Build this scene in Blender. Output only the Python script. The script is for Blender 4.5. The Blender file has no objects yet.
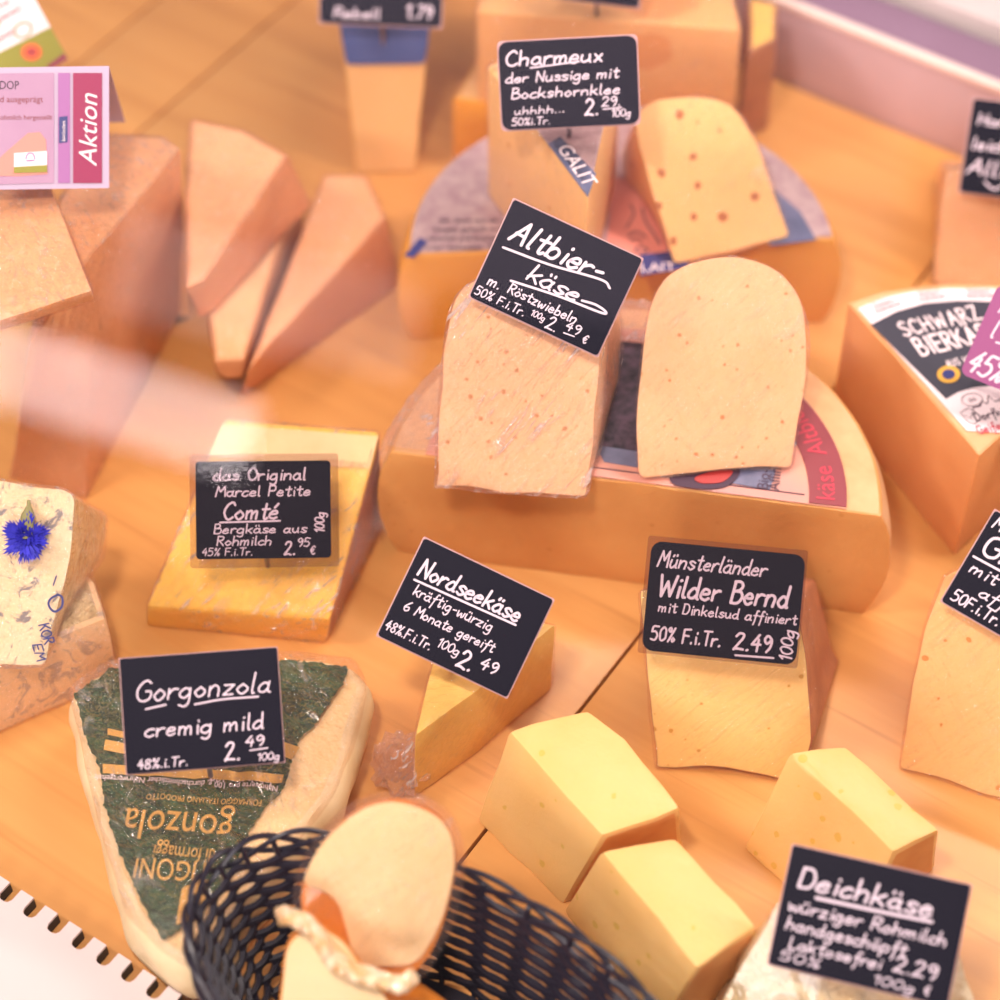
import bpy, bmesh, math, random
from mathutils import Vector, Matrix, noise
random.seed(7)
R = math.radians
S = bpy.context.scene
COL = S.collection

# ------------------------------------------------------------------ camera, world, lights, exposure
PITCH = R(50); FOV = R(25); DIST = 1.13
CAM = Vector((0, -DIST*math.cos(PITCH), DIST*math.sin(PITCH)))
FPX = 500/math.tan(FOV/2)
cd = bpy.data.cameras.new('camera'); cam = bpy.data.objects.new('camera', cd); COL.objects.link(cam)
cam.location = CAM; cam.rotation_euler = (R(90)-PITCH, 0, 0)
cd.sensor_width = 36; cd.sensor_fit = 'HORIZONTAL'; cd.angle = FOV
cd.clip_start = .01
cd.dof.use_dof = True; cd.dof.focus_distance = .995; cd.dof.aperture_fstop = 3.7; cd.dof.aperture_blades = 9
S.camera = cam
S.view_settings.view_transform = 'Standard'; S.view_settings.look = 'None'
S.view_settings.exposure = 0.0; S.view_settings.gamma = 1; S.view_settings.use_curve_mapping = False
S.cycles.transparent_max_bounces = 32; S.cycles.max_bounces = 8

# the counter runs along U (to the right and towards us); V points to the staff side
UA = R(34)
U = Vector((math.cos(UA), -math.sin(UA), 0)); V = Vector((math.sin(UA), math.cos(UA), 0)); Z = Vector((0, 0, 1))
def UV(u, v, z=0): return U*u + V*v + Z*z

w = bpy.data.worlds.new('shop_air'); S.world = w; w.use_nodes = True
bg = w.node_tree.nodes['Background']; bg.inputs[0].default_value = (1.0, .86, .93, 1); bg.inputs[1].default_value = .27

def area(name, loc, target, sx, sy, energy, col, spread=180):
    ld = bpy.data.lights.new(name, 'AREA'); ld.shape = 'RECTANGLE'; ld.size = sx; ld.size_y = sy
    ld.energy = energy; ld.color = col; ld.spread = R(spread)
    o = bpy.data.objects.new(name, ld); COL.objects.link(o); o.location = loc
    d = (Vector(target)-Vector(loc)).normalized()
    x = U - d*U.dot(d); x.normalize(); y = (-d).cross(x)
    o.rotation_euler = Matrix((x, y, -d)).transposed().to_euler()
    return o
WARM = (1.0, .90, .80)
area('case_spot_light', UV(.16, -.50, 1.02), UV(.06, -.08, 0), .11, .06, 7.6, WARM)
area('case_strip_light', UV(.25, .30, .62), UV(.1, 0.08, 0), .8, .010, 5.2, (1.0, .88, .82))
area('left_fill_light', UV(-.62, -.72, 1.25), UV(.1, -.1, 0), .3, .2, 11, (1.0, .90, .84))  # added fill from the left to brighten the block sides, no known lamp
area('front_fill_light', Vector((-.35, -2.5, 1.05)), UV(.05, 0, .05), 1.0, .6, 28, (1.0, .93, .90))  # added front fill, also gives the film its glints; no window seen

# ------------------------------------------------------------------ from the photo to the place
def ray(px, py):
    a = (px-500)/FPX; b = (500-py)/FPX
    return Vector((a, math.cos(PITCH)+b*math.sin(PITCH), -math.sin(PITCH)+b*math.cos(PITCH)))
def at(px, py, z=0.0):
    d = ray(px, py); return CAM + d*((z-CAM.z)/d.z)
def onplane(px, py, p, n):
    d = ray(px, py); return CAM + d*((p-CAM).dot(n)/d.dot(n))

# reflections: strip lamps of the sales room ceiling that mirror in the sloping front glass
PANE_TILT = R(40); PANE_V0 = -.47
PANE_UP = V*math.sin(PANE_TILT) + Z*math.cos(PANE_TILT)
PANE_N = (-V*math.cos(PANE_TILT) + Z*math.sin(PANE_TILT))
PANE_P = UV(0, PANE_V0, 0)
def mirrored(px, py, dist):
    d = ray(px, py).normalized(); p = onplane(px, py, PANE_P, PANE_N)
    r = d - PANE_N*(2*d.dot(PANE_N)); return p + r*dist, p
def mirror_lamp(name, a, b, width, power, col, dist=3.0):
    A, pa = mirrored(*a, dist); B, pb = mirrored(*b, dist)
    mid = (A+B)/2; x = (B-A); L = x.length; x.normalize(); d = ((pa+pb)/2-mid); d = (d - x*d.dot(x)).normalized(); y = (-d).cross(x)
    ld = bpy.data.lights.new(name, 'AREA'); ld.shape = 'RECTANGLE'; ld.size = L; ld.size_y = width; ld.energy = power; ld.color = col
    o = bpy.data.objects.new(name, ld); COL.objects.link(o); o.location = mid
    o.rotation_euler = Matrix((x, y, -d)).transposed().to_euler()
mirror_lamp('ceiling_tube_light', (-140, 320), (255, 442), .13, 4.0, (1, .90, .92))
mirror_lamp('ceiling_strip_light', (120, 262), (420, 335), .16, 1.0, (1, .88, .90))

mirror_lamp('lilac_haze_light', (-60, 20), (900, 200), .55, 2.8, (1, .76, .92))  # added broad lamp, its reflection veils the upper half in lilac haze

# ------------------------------------------------------------------ materials
def lin(c):
    return tuple(((v/255)/12.92 if v/255 <= .04045 else ((v/255+.055)/1.055)**2.4) for v in c) + (1,)
def soft(c, k=.09): return tuple(a+(b-a)*k for a, b in zip(c, (232, 200, 196)))
class NT:
    def __init__(s, name):
        s.m = bpy.data.materials.new(name); s.m.use_nodes = True; s.t = s.m.node_tree; s.t.nodes.clear()
        s.out = s.n('ShaderNodeOutputMaterial')
    def n(s, typ, **kw):
        x = s.t.nodes.new(typ)
        for k, v in kw.items():
            if k.startswith('i_'): x.inputs[k[2:].replace('_', ' ')].default_value = v
            else: setattr(x, k, v)
        return x
    def l(s, a, b): s.t.links.new(a, b)
    def coord(s, scale=(1, 1, 1), rot=(0, 0, 0)):
        tc = s.n('ShaderNodeTexCoord'); mp = s.n('ShaderNodeMapping')
        mp.inputs['Rotation'].default_value = rot; m2 = s.n('ShaderNodeMapping'); m2.inputs['Scale'].default_value = scale
        s.l(tc.outputs['Object'], mp.inputs['Vector']); s.l(mp.outputs['Vector'], m2.inputs['Vector']); return m2.outputs['Vector']
    def noise(s, vec, scale, detail=3, rough=.5, dist=0):
        x = s.n('ShaderNodeTexNoise'); s.l(vec, x.inputs['Vector']); x.inputs['Scale'].default_value = scale
        x.inputs['Detail'].default_value = detail; x.inputs['Roughness'].default_value = rough; x.inputs['Distortion'].default_value = dist
        return x.outputs['Fac']
    def ramp(s, fac, stops, interp='LINEAR'):
        r = s.n('ShaderNodeValToRGB'); r.color_ramp.interpolation = interp
        e = r.color_ramp.elements
        while len(e) < len(stops): e.new(.5)
        for k, (p, c) in enumerate(stops): e[k].position = p; e[k].color = c if len(c) == 4 else tuple(c)+(1,)
        s.l(fac, r.inputs[0]); return r.outputs[0]
    def mix(s, fac, a, b, typ='MIX'):
        x = s.n('ShaderNodeMix', data_type='RGBA', blend_type=typ)
        for i, v in ((0, fac), (6, a), (7, b)):
            if hasattr(v, 'is_output'): s.l(v, x.inputs[i])
            else: x.inputs[i].default_value = v
        return x.outputs[2]
    def math(s, op, a, b=0.0, clamp=False):
        x = s.n('ShaderNodeMath', operation=op, use_clamp=clamp)
        for i, v in ((0, a), (1, b)):
            if hasattr(v, 'is_output'): s.l(v, x.inputs[i])
            else: x.inputs[i].default_value = v
        return x.outputs[0]
    def bump(s, h, strength, dist=.001, prev=None):
        b = s.n('ShaderNodeBump'); b.inputs['Strength'].default_value = strength; b.inputs['Distance'].default_value = dist
        s.l(h, b.inputs['Height'])
        if prev: s.l(prev, b.inputs['Normal'])
        return b.outputs[0]
    def pbsdf(s, col, rough=.5, normal=None, metal=0, sss=0, rad=(.006, .004, .002), coat=0, spec=.5, coatrough=.08):
        p = s.n('ShaderNodeBsdfPrincipled')
        if hasattr(col, 'is_output'): s.l(col, p.inputs['Base Color'])
        else: p.inputs['Base Color'].default_value = col
        if hasattr(rough, 'is_output'): s.l(rough, p.inputs['Roughness'])
        else: p.inputs['Roughness'].default_value = rough
        if hasattr(metal, 'is_output'): s.l(metal, p.inputs['Metallic'])
        else: p.inputs['Metallic'].default_value = metal
        p.inputs['Specular IOR Level'].default_value = spec
        if sss:
            p.inputs['Subsurface Weight'].default_value = sss; p.inputs['Subsurface Radius'].default_value = rad; p.inputs['Subsurface Scale'].default_value = 1
        if coat: p.inputs['Coat Weight'].default_value = coat; p.inputs['Coat Roughness'].default_value = coatrough
        if normal: s.l(normal, p.inputs['Normal'])
        s.l(p.outputs[0], s.out.inputs[0]); return p

def cheese(name, c1, c2, eyes=0, eye_col=(190, 130, 60), eye_scale=70, eye_r=.16, rough=.42, sss=.25, mott=18, coat=0, grain=.25, eye_share=.45, veins=0):
    """cut paste: soft mottling from c1 to c2, scattered eyes"""
    t = NT(name); v = t.coord()
    n1 = t.noise(v, mott, 4, .6)
    col = t.ramp(n1, [(.30, lin(soft(c1))), (.70, lin(soft(c2)))])
    n2 = t.noise(v, 420, 2)
    nb = t.bump(n2, grain, .0006)
    nb = t.bump(t.noise(v, 45, 3), .35, .002, nb)
    if eyes:
        vo = t.n('ShaderNodeTexVoronoi', feature='F1', i_Scale=float(eye_scale)); t.l(v, vo.inputs['Vector'])
        sep = t.n('ShaderNodeSeparateColor'); t.l(vo.outputs['Color'], sep.inputs[0])
        on = t.math('LESS_THAN', sep.outputs[0], eye_share)
        rad = t.math('MULTIPLY', t.math('ADD', sep.outputs[1], .35), eye_r)
        jag = t.math('ADD', vo.outputs['Distance'], t.math('MULTIPLY', t.math('SUBTRACT', t.noise(v, eye_scale*3.2, 2), .5), eye_r*1.1))
        inside = t.math('MULTIPLY', t.math('LESS_THAN', jag, rad), on)
        col = t.mix(t.math('MULTIPLY', inside, eyes), col, lin(eye_col))
        nb = t.bump(t.math('MULTIPLY', inside, -1.0), .5, .0015, nb)
    if veins:
        vm = t.ramp(t.noise(v, 62, 5, .68, 1.6), [(.545, (0, 0, 0)), (.60, (1, 1, 1))])
        col = t.mix(t.math('MULTIPLY', vm, veins), col, lin((92, 98, 122)))
    t.pbsdf(col, rough, nb, sss=sss, coat=coat, spec=.4)
    return t.m

def plain(name, c, rough=.5, metal=0, bump=0, bscale=200, coat=0, var=None, vscale=30, spec=.5):
    t = NT(name); v = t.coord(); col = lin(c)
    if var: col = t.ramp(t.noise(v, vscale, 4, .6), [(.3, lin(c)), (.7, lin(var))])
    nb = t.bump(t.noise(v, bscale, 3), bump, .001) if bump else None
    t.pbsdf(col, rough, nb, metal, coat=coat, spec=spec); return t.m

def film_mat(name, ang=.6, dens=.5, tint=(255, 248, 245), wr=1.0, base=.07, haze=.02):
    """stretched cling film: clear with crinkle glints"""
    t = NT(name)
    v1 = t.coord((26, 260, 260), (0, .75, ang)); v2 = t.coord((20, 120, 120), (0, -.9, .4-ang)); v3 = t.coord()
    n1 = t.noise(v1, 1.0, 3, .6, 1.0); n2 = t.noise(v2, 1.0, 3, .6, .8); n3 = t.noise(v3, 75, 4, .6, .6)
    nb = t.bump(n3, 1.0, .005*wr)
    nb = t.bump(n2, 1.0, .006*wr, nb); nb = t.bump(n1, 1.0, .005*wr, nb)
    lw = t.n('ShaderNodeLayerWeight', i_Blend=.35); t.l(nb, lw.inputs['Normal'])
    f = t.math('ADD', t.math('MULTIPLY', t.math('POWER', lw.outputs['Facing'], 3.0), .5), base)
    crease = t.ramp(n1, [(.54, (0, 0, 0)), (.64, (1, 1, 1))])
    patch = t.ramp(t.noise(v3, 26, 2), [(.40, (0, 0, 0)), (.58, (1, 1, 1))])
    cr = t.math('MULTIPLY', t.math('MULTIPLY', crease, patch), dens*.6)
    f = t.math('ADD', f, cr, True)
    g = t.n('ShaderNodeBsdfGlossy', i_Roughness=.09); g.inputs['Color'].default_value = (1, .96, .95, 1); t.l(nb, g.inputs['Normal'])
    tr = t.n('ShaderNodeBsdfTransparent'); tr.inputs[0].default_value = lin(tint)
    mx = t.n('ShaderNodeMixShader'); t.l(f, mx.inputs[0]); t.l(tr.outputs[0], mx.inputs[1]); t.l(g.outputs[0], mx.inputs[2])
    df = t.n('ShaderNodeBsdfTranslucent'); df.inputs[0].default_value = (.95, .90, .90, 1)
    d2 = t.n('ShaderNodeBsdfDiffuse'); d2.inputs[0].default_value = (.95, .90, .90, 1)
    ad = t.n('ShaderNodeMixShader', i_Fac=.5); t.l(df.outputs[0], ad.inputs[1]); t.l(d2.outputs[0], ad.inputs[2])
    m2 = t.n('ShaderNodeMixShader'); t.l(t.math('ADD', t.math('MULTIPLY', cr, .8), haze), m2.inputs[0]); t.l(mx.outputs[0], m2.inputs[1]); t.l(ad.outputs[0], m2.inputs[2])  # whitened creases: part of the glints is put into the colour
    t.l(m2.outputs[0], t.out.inputs[0]); return t.m

def foil_mat(name, c1, c2, rough=.22, scale=55, metal=.75, strength=1.0):
    t = NT(name); v = t.coord()
    n = t.noise(v, scale, 5, .65, 1.0); n2 = t.noise(t.coord((20, 90, 40), (0, 0, .5)), 1.0, 4, .6, 1.0)
    n3 = t.noise(v, scale*3.2, 4, .6, 1.5)
    nb = t.bump(n3, .8*strength, .0022, t.bump(t.math('ADD', n, n2), strength, .008))
    t.pbsdf(t.ramp(n, [(.35, lin(c1)), (.65, lin(c2))]), rough, nb, metal, coat=.8, coatrough=.06); return t.m

def wood_mat(name, c1, c2, c3):
    t = NT(name); ang = UA
    v = t.coord((2.2, 34, 30), (0, 0, ang)); v2 = t.coord((5, 140, 100), (0, 0, ang)); v3 = t.coord((1.2, 9, 9), (0, 0, ang))
    a = t.noise(v, 1.0, 4, .6, .6); b = t.noise(v2, 1.0, 3, .6); c = t.noise(v3, 1.0, 3, .5)
    col = t.ramp(t.math('ADD', t.math('MULTIPLY', a, .6), t.math('MULTIPLY', c, .4)), [(.34, lin(c1)), (.5, lin(c2)), (.68, lin(c3))])
    fleck = t.ramp(b, [(.60, (1, 1, 1)), (.74, (.80, .74, .70))])
    col = t.mix(1.0, col, fleck, 'MULTIPLY')
    t.pbsdf(col, t.math('ADD', t.math('MULTIPLY', a, .15), .28), t.bump(b, .06, .0005), spec=.45); return t.m

M = {}
M['wood'] = wood_mat('beech_wood', (198, 135, 72), (214, 152, 85), (226, 168, 100))
M['card'] = plain('slate_card', (19, 17, 32), .5, bump=.05, bscale=900, spec=.1)
M['card_blue'] = plain('dark_blue_card', (36, 40, 70), .4)
M['sleeve'] = None
M['chalk'] = plain('chalk_marker', (222, 202, 214), .7)
M['card_edge'] = plain('card_edge', (196, 150, 150), .5)
M['steel'] = plain('steel', (150, 145, 150), .3, 1)
M['altbier'] = cheese('altbier_paste', (245, 198, 148), (240, 184, 130), .75, (200, 122, 60), 190, .17, eye_share=.6)
M['spotted'] = cheese('spotted_paste', (244, 198, 128), (240, 186, 112), .85, (165, 84, 40), 95, .19, eye_share=.5)
M['wheel_cut'] = cheese('wheel_paste', (204, 136, 68), (216, 154, 84), .35, (180, 110, 40), 130, .14)
M['wheel_cut2'] = cheese('dark_wheel_paste', (222, 150, 56), (228, 160, 70), .5, (150, 80, 30), 60, .13)
M['rind'] = plain('pale_rind', (226, 178, 130), .6, bump=.5, bscale=160, var=(212, 156, 106), vscale=40)
M['rind_brown'] = plain('brown_rind', (190, 130, 88), .6, bump=.6, bscale=150, var=(166, 106, 72), vscale=60)
M['rind_yellow'] = plain('yellow_rind', (236, 168, 48), .45, bump=.15, bscale=120, var=(224, 150, 40), vscale=30)
M['block'] = cheese('butter_paste', (240, 194, 120), (235, 182, 102), .6, (212, 172, 60), 130, .20)
M['block_rind'] = plain('orange_rind', (226, 152, 88), .5, bump=.3, bscale=120, var=(236, 172, 104), vscale=50)
M['bernd'] = cheese('bernd_paste', (252, 222, 140), (250, 214, 134), .75, (206, 150, 50), 140, .16)
M['gr'] = cheese('orange_paste', (252, 208, 134), (250, 202, 130), .75, (212, 130, 40), 105, .16)
M['comte'] = cheese('comte_paste', (254, 208, 82), (252, 198, 68), 0, mott=25, grain=.1)
M['nord'] = cheese('nordsee_paste', (252, 216, 114), (248, 202, 92), 0, mott=25)
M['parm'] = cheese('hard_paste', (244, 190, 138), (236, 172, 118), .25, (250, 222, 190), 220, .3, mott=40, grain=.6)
M['parm_shaded'] = cheese('hard_paste_shaded', (226, 162, 110), (212, 144, 92), 0, mott=30, grain=.7)  # same paste for the side cuts, their shade put into the colour
M['parm_rind'] = plain('hard_rind', (214, 150, 84), .5, bump=.3, bscale=90, var=(196, 126, 64), vscale=30)
M['pale_rind_strip'] = plain('pale_beige_rind', (236, 196, 140), .5, bump=.4, bscale=120, var=(226, 180, 120), vscale=40)
M['schwarz_cut'] = cheese('beer_paste', (214, 142, 82), (222, 154, 94), 0, mott=20)
M['back_block'] = cheese('mild_paste', (232, 180, 114), (226, 168, 100), .5, (214, 130, 60), 12, .35, mott=10)
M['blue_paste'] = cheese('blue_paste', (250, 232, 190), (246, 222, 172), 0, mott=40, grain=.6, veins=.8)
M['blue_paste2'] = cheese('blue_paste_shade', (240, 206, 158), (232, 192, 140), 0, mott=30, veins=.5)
M['smoked'] = cheese('smoked_paste', (246, 214, 160), (242, 202, 144), 0, mott=18, grain=.25)
M['smoked_skin'] = plain('smoked_skin', (222, 136, 44), .32, coat=.4, bump=.2, bscale=60, var=(206, 116, 34), vscale=24)
M['gorg'] = plain('pale_wrapped_rind', (240, 218, 176), .5, bump=.7, bscale=70, var=(228, 198, 148), vscale=36)
M['gorg_paste'] = cheese('soft_paste', (250, 218, 160), (244, 204, 142), 0, mott=40, grain=.6)
M['green_foil'] = foil_mat('green_foil', (36, 72, 40), (66, 98, 54), .2, 50, .35, 1.0)
M['gold_print'] = plain('gold_print', (226, 176, 92), .35, .3)
M['gold_foil'] = foil_mat('gold_foil', (236, 208, 150), (248, 228, 178), .2, 60, .4, 1.0)
M['clear_wrap_gold'] = foil_mat('crinkled_gold_wrap', (240, 206, 150), (252, 232, 196), .14, 60, .15, 1.0)
M['film'] = film_mat('cling_film', .9, .35)
M['film2'] = film_mat('cling_film_cross', -.5, .9, wr=1.3)
M['film_soft'] = film_mat('cling_film_soft', -.3, .15, wr=.8, base=.035)
M['film_heavy'] = film_mat('crumpled_film', -.5, 1.2, wr=1.4, base=.13, haze=.10)
M['black_plastic'] = plain('black_plastic', (34, 30, 44), .38, spec=.5)
M['white_plastic'] = plain('white_plastic', (218, 200, 198), .4)
M['dark_plastic'] = plain('dark_plastic', (24, 22, 28), .5)
M['riser'] = plain('pink_panel', (200, 168, 172), .35, var=(194, 160, 166), vscale=8)
M['lip'] = plain('pale_lip', (246, 216, 206), .35)
M['shelf_grey'] = plain('lilac_shelf', (150, 118, 140), .4)
M['slot_grey'] = plain('slot_grey', (86, 84, 96), .5)
M['blue_petal'] = plain('blue_petal', (36, 34, 168), .6, var=(58, 54, 206), vscale=200)
M['stem'] = plain('stem_green', (140, 132, 84), .7)
M['blue_wrap'] = plain('blue_wrap', (66, 84, 140), .6, bump=.5, bscale=80, var=(84, 98, 150), vscale=60)
M['pink_card'] = plain('pink_card', (182, 142, 170), .5, var=(170, 126, 158), vscale=20)
M['pale_card'] = plain('pale_card', (190, 168, 192), .5)
M['magenta'] = plain('magenta_print', (150, 20, 76), .5)
M['mauve'] = plain('mauve_print', (164, 100, 160), .5)
M['navy'] = plain('navy_print', (48, 52, 116), .5)
M['ink'] = plain('dark_ink', (70, 46, 66), .6)
M['red_ink'] = plain('red_ink', (206, 60, 80), .6)
M['white_print'] = plain('white_print', (248, 226, 228), .5)
M['olive'] = plain('olive_print', (146, 140, 32), .5)
M['orange_print'] = plain('orange_print', (236, 104, 40), .5)
M['red_print'] = plain('red_print', (176, 52, 50), .45)
M['maroon'] = plain('maroon_print', (140, 52, 60), .45)
M['slate_print'] = plain('slate_print', (58, 56, 68), .4, coat=.3)
M['gold'] = plain('yellow_print', (228, 170, 60), .5)
M['violet_sign'] = plain('violet_card', (146, 66, 120), .5)
M['herb_print'] = plain('herb_print', (44, 44, 50), .45, var=(104, 82, 98), vscale=160, spec=.2)
M['peach_print'] = plain('peach_print', (232, 160, 130), .4, var=(196, 140, 140), vscale=16, coat=.2)
M['steel_print'] = plain('grey_blue_print', (120, 120, 150), .35, var=(84, 88, 116), vscale=40, coat=.3)
M['silver_print'] = plain('silver_label', (210, 180, 178), .32, .25, var=(176, 140, 146), vscale=150)
M['rose_print'] = plain('rose_print', (222, 140, 124), .45)
M['food_label'] = plain('photo_label', (196, 160, 150), .4, var=(120, 90, 90), vscale=130)
t = NT('clear_sleeve'); lw = t.n('ShaderNodeLayerWeight', i_Blend=.3); g = t.n('ShaderNodeBsdfGlossy', i_Roughness=.08); tr = t.n('ShaderNodeBsdfTransparent'); tr.inputs[0].default_value = (.93, .90, .90, 1)
mx = t.n('ShaderNodeMixShader'); t.l(t.math('ADD', t.math('MULTIPLY', lw.outputs['Facing'], .2), .03), mx.inputs[0]); t.l(tr.outputs[0], mx.inputs[1]); t.l(g.outputs[0], mx.inputs[2]); t.l(mx.outputs[0], t.out.inputs[0]); M['sleeve'] = t.m
t = NT('counter_glass'); lw = t.n('ShaderNodeLayerWeight', i_Blend=.5); g = t.n('ShaderNodeBsdfGlossy', i_Roughness=.02); tr = t.n('ShaderNodeBsdfTransparent'); tr.inputs[0].default_value = (.985, .98, .98, 1)
mx = t.n('ShaderNodeMixShader'); t.l(t.math('ADD', t.math('MULTIPLY', t.math('POWER', lw.outputs['Facing'], 5.0), .9), .016), mx.inputs[0]); t.l(tr.outputs[0], mx.inputs[1]); t.l(g.outputs[0], mx.inputs[2]); t.l(mx.outputs[0], t.out.inputs[0]); M['glass'] = t.m

# ------------------------------------------------------------------ objects
def thing(name, label, cat, loc, group=None):
    o = bpy.data.objects.new(name, None); COL.objects.link(o); o.location = loc; o.empty_display_size = .02
    o['label'] = label; o['category'] = cat
    if group: o['group'] = group
    return o
def link(name, me, mat, parent=None, loc=None, sharp=40):
    """one mesh object; vertices are given in world space and moved to the base of the thing"""
    o = bpy.data.objects.new(name, me); COL.objects.link(o)
    base = Vector((0, 0, 0))
    p = parent
    while p is not None: base += p.location; p = p.parent
    if loc is not None: o.location = Vector(loc)-base; base = Vector(loc)
    me.transform(Matrix.Translation(-base))
    if mat:
        me.materials.clear(); me.materials.append(mat)
    for f in me.polygons: f.use_smooth = len(f.vertices) <= 4
    me.set_sharp_from_angle(angle=R(sharp))
    if parent is not None: o.parent = parent
    return o
def bm_link(name, bm, mat, parent=None, loc=None, sharp=40):
    me = bpy.data.meshes.new(name); bm.to_mesh(me); bm.free(); return link(name, me, mat, parent, loc, sharp)
def structure(name, bm, mat):
    o = bm_link(name, bm, mat); o['kind'] = 'structure'; return o

def fit_n(pts):
    n = Vector((0, 0, 0))
    for i in range(len(pts)):
        a, b = pts[i], pts[(i+1) % len(pts)]; n += a.cross(b)
    return n.normalized()
def rounded(pts, roles=None, step=None):
    """control points (x, y[, r]) -> denser outline with rounded corners, roles of the edges kept"""
    n = len(pts); out = []; rl = []
    for i in range(n):
        p = Vector(pts[i][:2]); r = pts[i][2] if len(pts[i]) > 2 else 0
        a = Vector(pts[i-1][:2]); b = Vector(pts[(i+1) % n][:2])
        r0 = roles[i-1] if roles else 'side'; r1 = roles[i] if roles else 'side'
        if r:
            d0 = min(r, (a-p).length*.48); d1 = min(r, (b-p).length*.48)
            q0 = p+(a-p).normalized()*d0; q1 = p+(b-p).normalized()*d1
            k = 6
            for j in range(k+1):
                s = j/k; out.append(q0*(1-s)**2+p*2*s*(1-s)+q1*s*s); rl.append(r0 if j < k/2 else r1)
            rl[-1] = r1
        else: out.append(p); rl.append(r1)
    if step:
        o2 = []; l2 = []
        for i in range(len(out)):
            a, b = out[i], out[(i+1) % len(out)]; k = max(1, int((b-a).length/step))
            for j in range(k): o2.append(a.lerp(b, j/k)); l2.append(rl[i])
        out, rl = o2, l2
    return out, rl

def prism(A, B, roles=None, top='top', bottom='bottom', prof=None, flags=None, nlev=1, bevel=.0015, jit=0, seed=0, grow=0, dirs=None):
    """solid between the rings A (base) and B (top); returns bmesh with one material index per role"""
    n = len(A); roles = roles or ['side']*n
    axis = sum(B, Vector())/n - sum(A, Vector())/n; axis.normalize()
    if fit_n(A).dot(axis) < 0: A = A[::-1]; B = B[::-1]; roles = [roles[(n-2-i) % n] for i in range(n)]; flags = flags[::-1] if flags else None; dirs = dirs[::-1] if dirs else None
    nm = fit_n(A)
    if dirs is None:
        dirs = []
        for i in range(n):
            e0 = (A[i]-A[i-1]).normalized(); e1 = (A[(i+1) % n]-A[i]).normalized()
            d = (e0.cross(nm)+e1.cross(nm)); dirs.append(d.normalized() if d.length > 1e-6 else e0.cross(nm))
    names = []
    def idx(r):
        if r not in names: names.append(r)
        return names.index(r)
    bm = bmesh.new(); rings = []
    L = max(1, nlev)
    for k in range(L+1):
        t = k/L; off = prof(t) if prof else 0; ring = []
        for i in range(n):
            p = A[i].lerp(B[i], t) + dirs[i]*(off*(flags[i] if flags else 1)+grow)
            if grow: p = p + axis*(grow if k == L else -grow*.3 if k == 0 else 0)
            if jit:
                q = p*55+Vector((seed, seed*2, 0)); p = p + dirs[i]*(noise.noise(q)*jit) + axis*(noise.noise(q+Vector((9, 4, 2)))*jit*(.6 if 0 < k and not grow else 0))
            ring.append(bm.verts.new(p))
        rings.append(ring)
    for k in range(L):
        for i in range(n):
            j = (i+1) % n
            f = bm.faces.new((rings[k][i], rings[k][j], rings[k+1][j], rings[k+1][i])); f.material_index = idx(roles[i])
    f = bm.faces.new(rings[-1]); f.material_index = idx(top)
    f = bm.faces.new(rings[0][::-1]); f.material_index = idx(bottom)
    bm.normal_update()
    if bevel:
        ed = [e for e in bm.edges if len(e.link_faces) == 2 and e.calc_face_angle(0) > R(32)]
        bmesh.ops.bevel(bm, geom=ed, offset=bevel, segments=2, profile=.6, affect='EDGES', clamp_overlap=True)
    return bm, names
def split_parts(th, bm, names, table):
    """table: role -> (part name, material); every part becomes a mesh under the thing"""
    bm.normal_update()
    me0 = bpy.data.meshes.new('tmp'); bm.to_mesh(me0); bm.free()
    parts = {}
    for i, r in enumerate(names): parts.setdefault(table.get(r, table.get('*')), []).append(i)
    out = {}
    for (pn, mat), ids in parts.items():
        b = bmesh.new(); b.from_mesh(me0)
        bmesh.ops.delete(b, geom=[f for f in b.faces if f.material_index not in ids], context='FACES')
        for f in b.faces: f.material_index = 0
        if b.faces: out[pn] = bm_link(pn, b, mat, th)
        else: b.free()
    bpy.data.meshes.remove(me0); return out

def horiz_out(a, b):
    d = b-a; d.z = 0; n = Vector((d.y, -d.x, 0)).normalized()
    return n if n.dot(CAM-a) > 0 else -n
class Slab:
    """a piece standing with its cut face towards us: outline of the face, bottom edge bl-br at height z0, leaning back"""
    def __init__(s, outline, bl, br, z0, lean, depth, shrink=(1, 1), roles=None, step=14, shift=0, low=.0):
        s.a = at(*bl, z0); s.b = at(*br, z0); s.out = horiz_out(s.a, s.b)
        s.up = Z*math.cos(lean) - s.out*math.sin(lean); s.n = (s.b-s.a).normalized().cross(s.up)
        if s.n.dot(CAM-s.a) < 0: s.n = -s.n
        pts, s.roles = rounded(outline, roles, step)
        s.front = [onplane(p.x, p.y, s.a, s.n) for p in pts]
        s.front = [Vector((p.x, p.y, max(p.z, z0+.0005-low))) for p in s.front]
        mid = (s.a+s.b)/2; s.z0 = z0
        s.back = []; xd = (s.b-s.a).normalized(); up = s.n.cross(xd); up = up if up.z > 0 else -up
        for p in s.front:
            x = (p-mid).dot(xd); y = (p-mid).dot(up)
            q = mid + xd*(x*shrink[0]+shift) + up*(y*shrink[1]) - s.n*depth
            q.z = max(q.z, z0+.0004-low); s.back.append(q)
        s.mid = mid
    def p(s, px, py, off=.0): return onplane(px, py, s.a, s.n) + s.n*off
    def body(s, th, face, side, jit=.0012, bevel=.002, seed=1, face_name='cut_face', side_name='rind', table=None):
        bm, nm = prism(s.back, s.front, s.roles, top='face', bottom='back', bevel=bevel, jit=jit, seed=seed, nlev=3)
        tb = {'face': (face_name, face), '*': (side_name, side)}
        if table: tb.update(table)
        return split_parts(th, bm, nm, tb)
    def film(s, th, mat, grow=.0012):
        bm, nm = prism(s.back, s.front, None, bevel=.003, grow=grow, jit=.0009, seed=5, nlev=3)
        return bm_link('cling_film', bm, mat, th)
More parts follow.
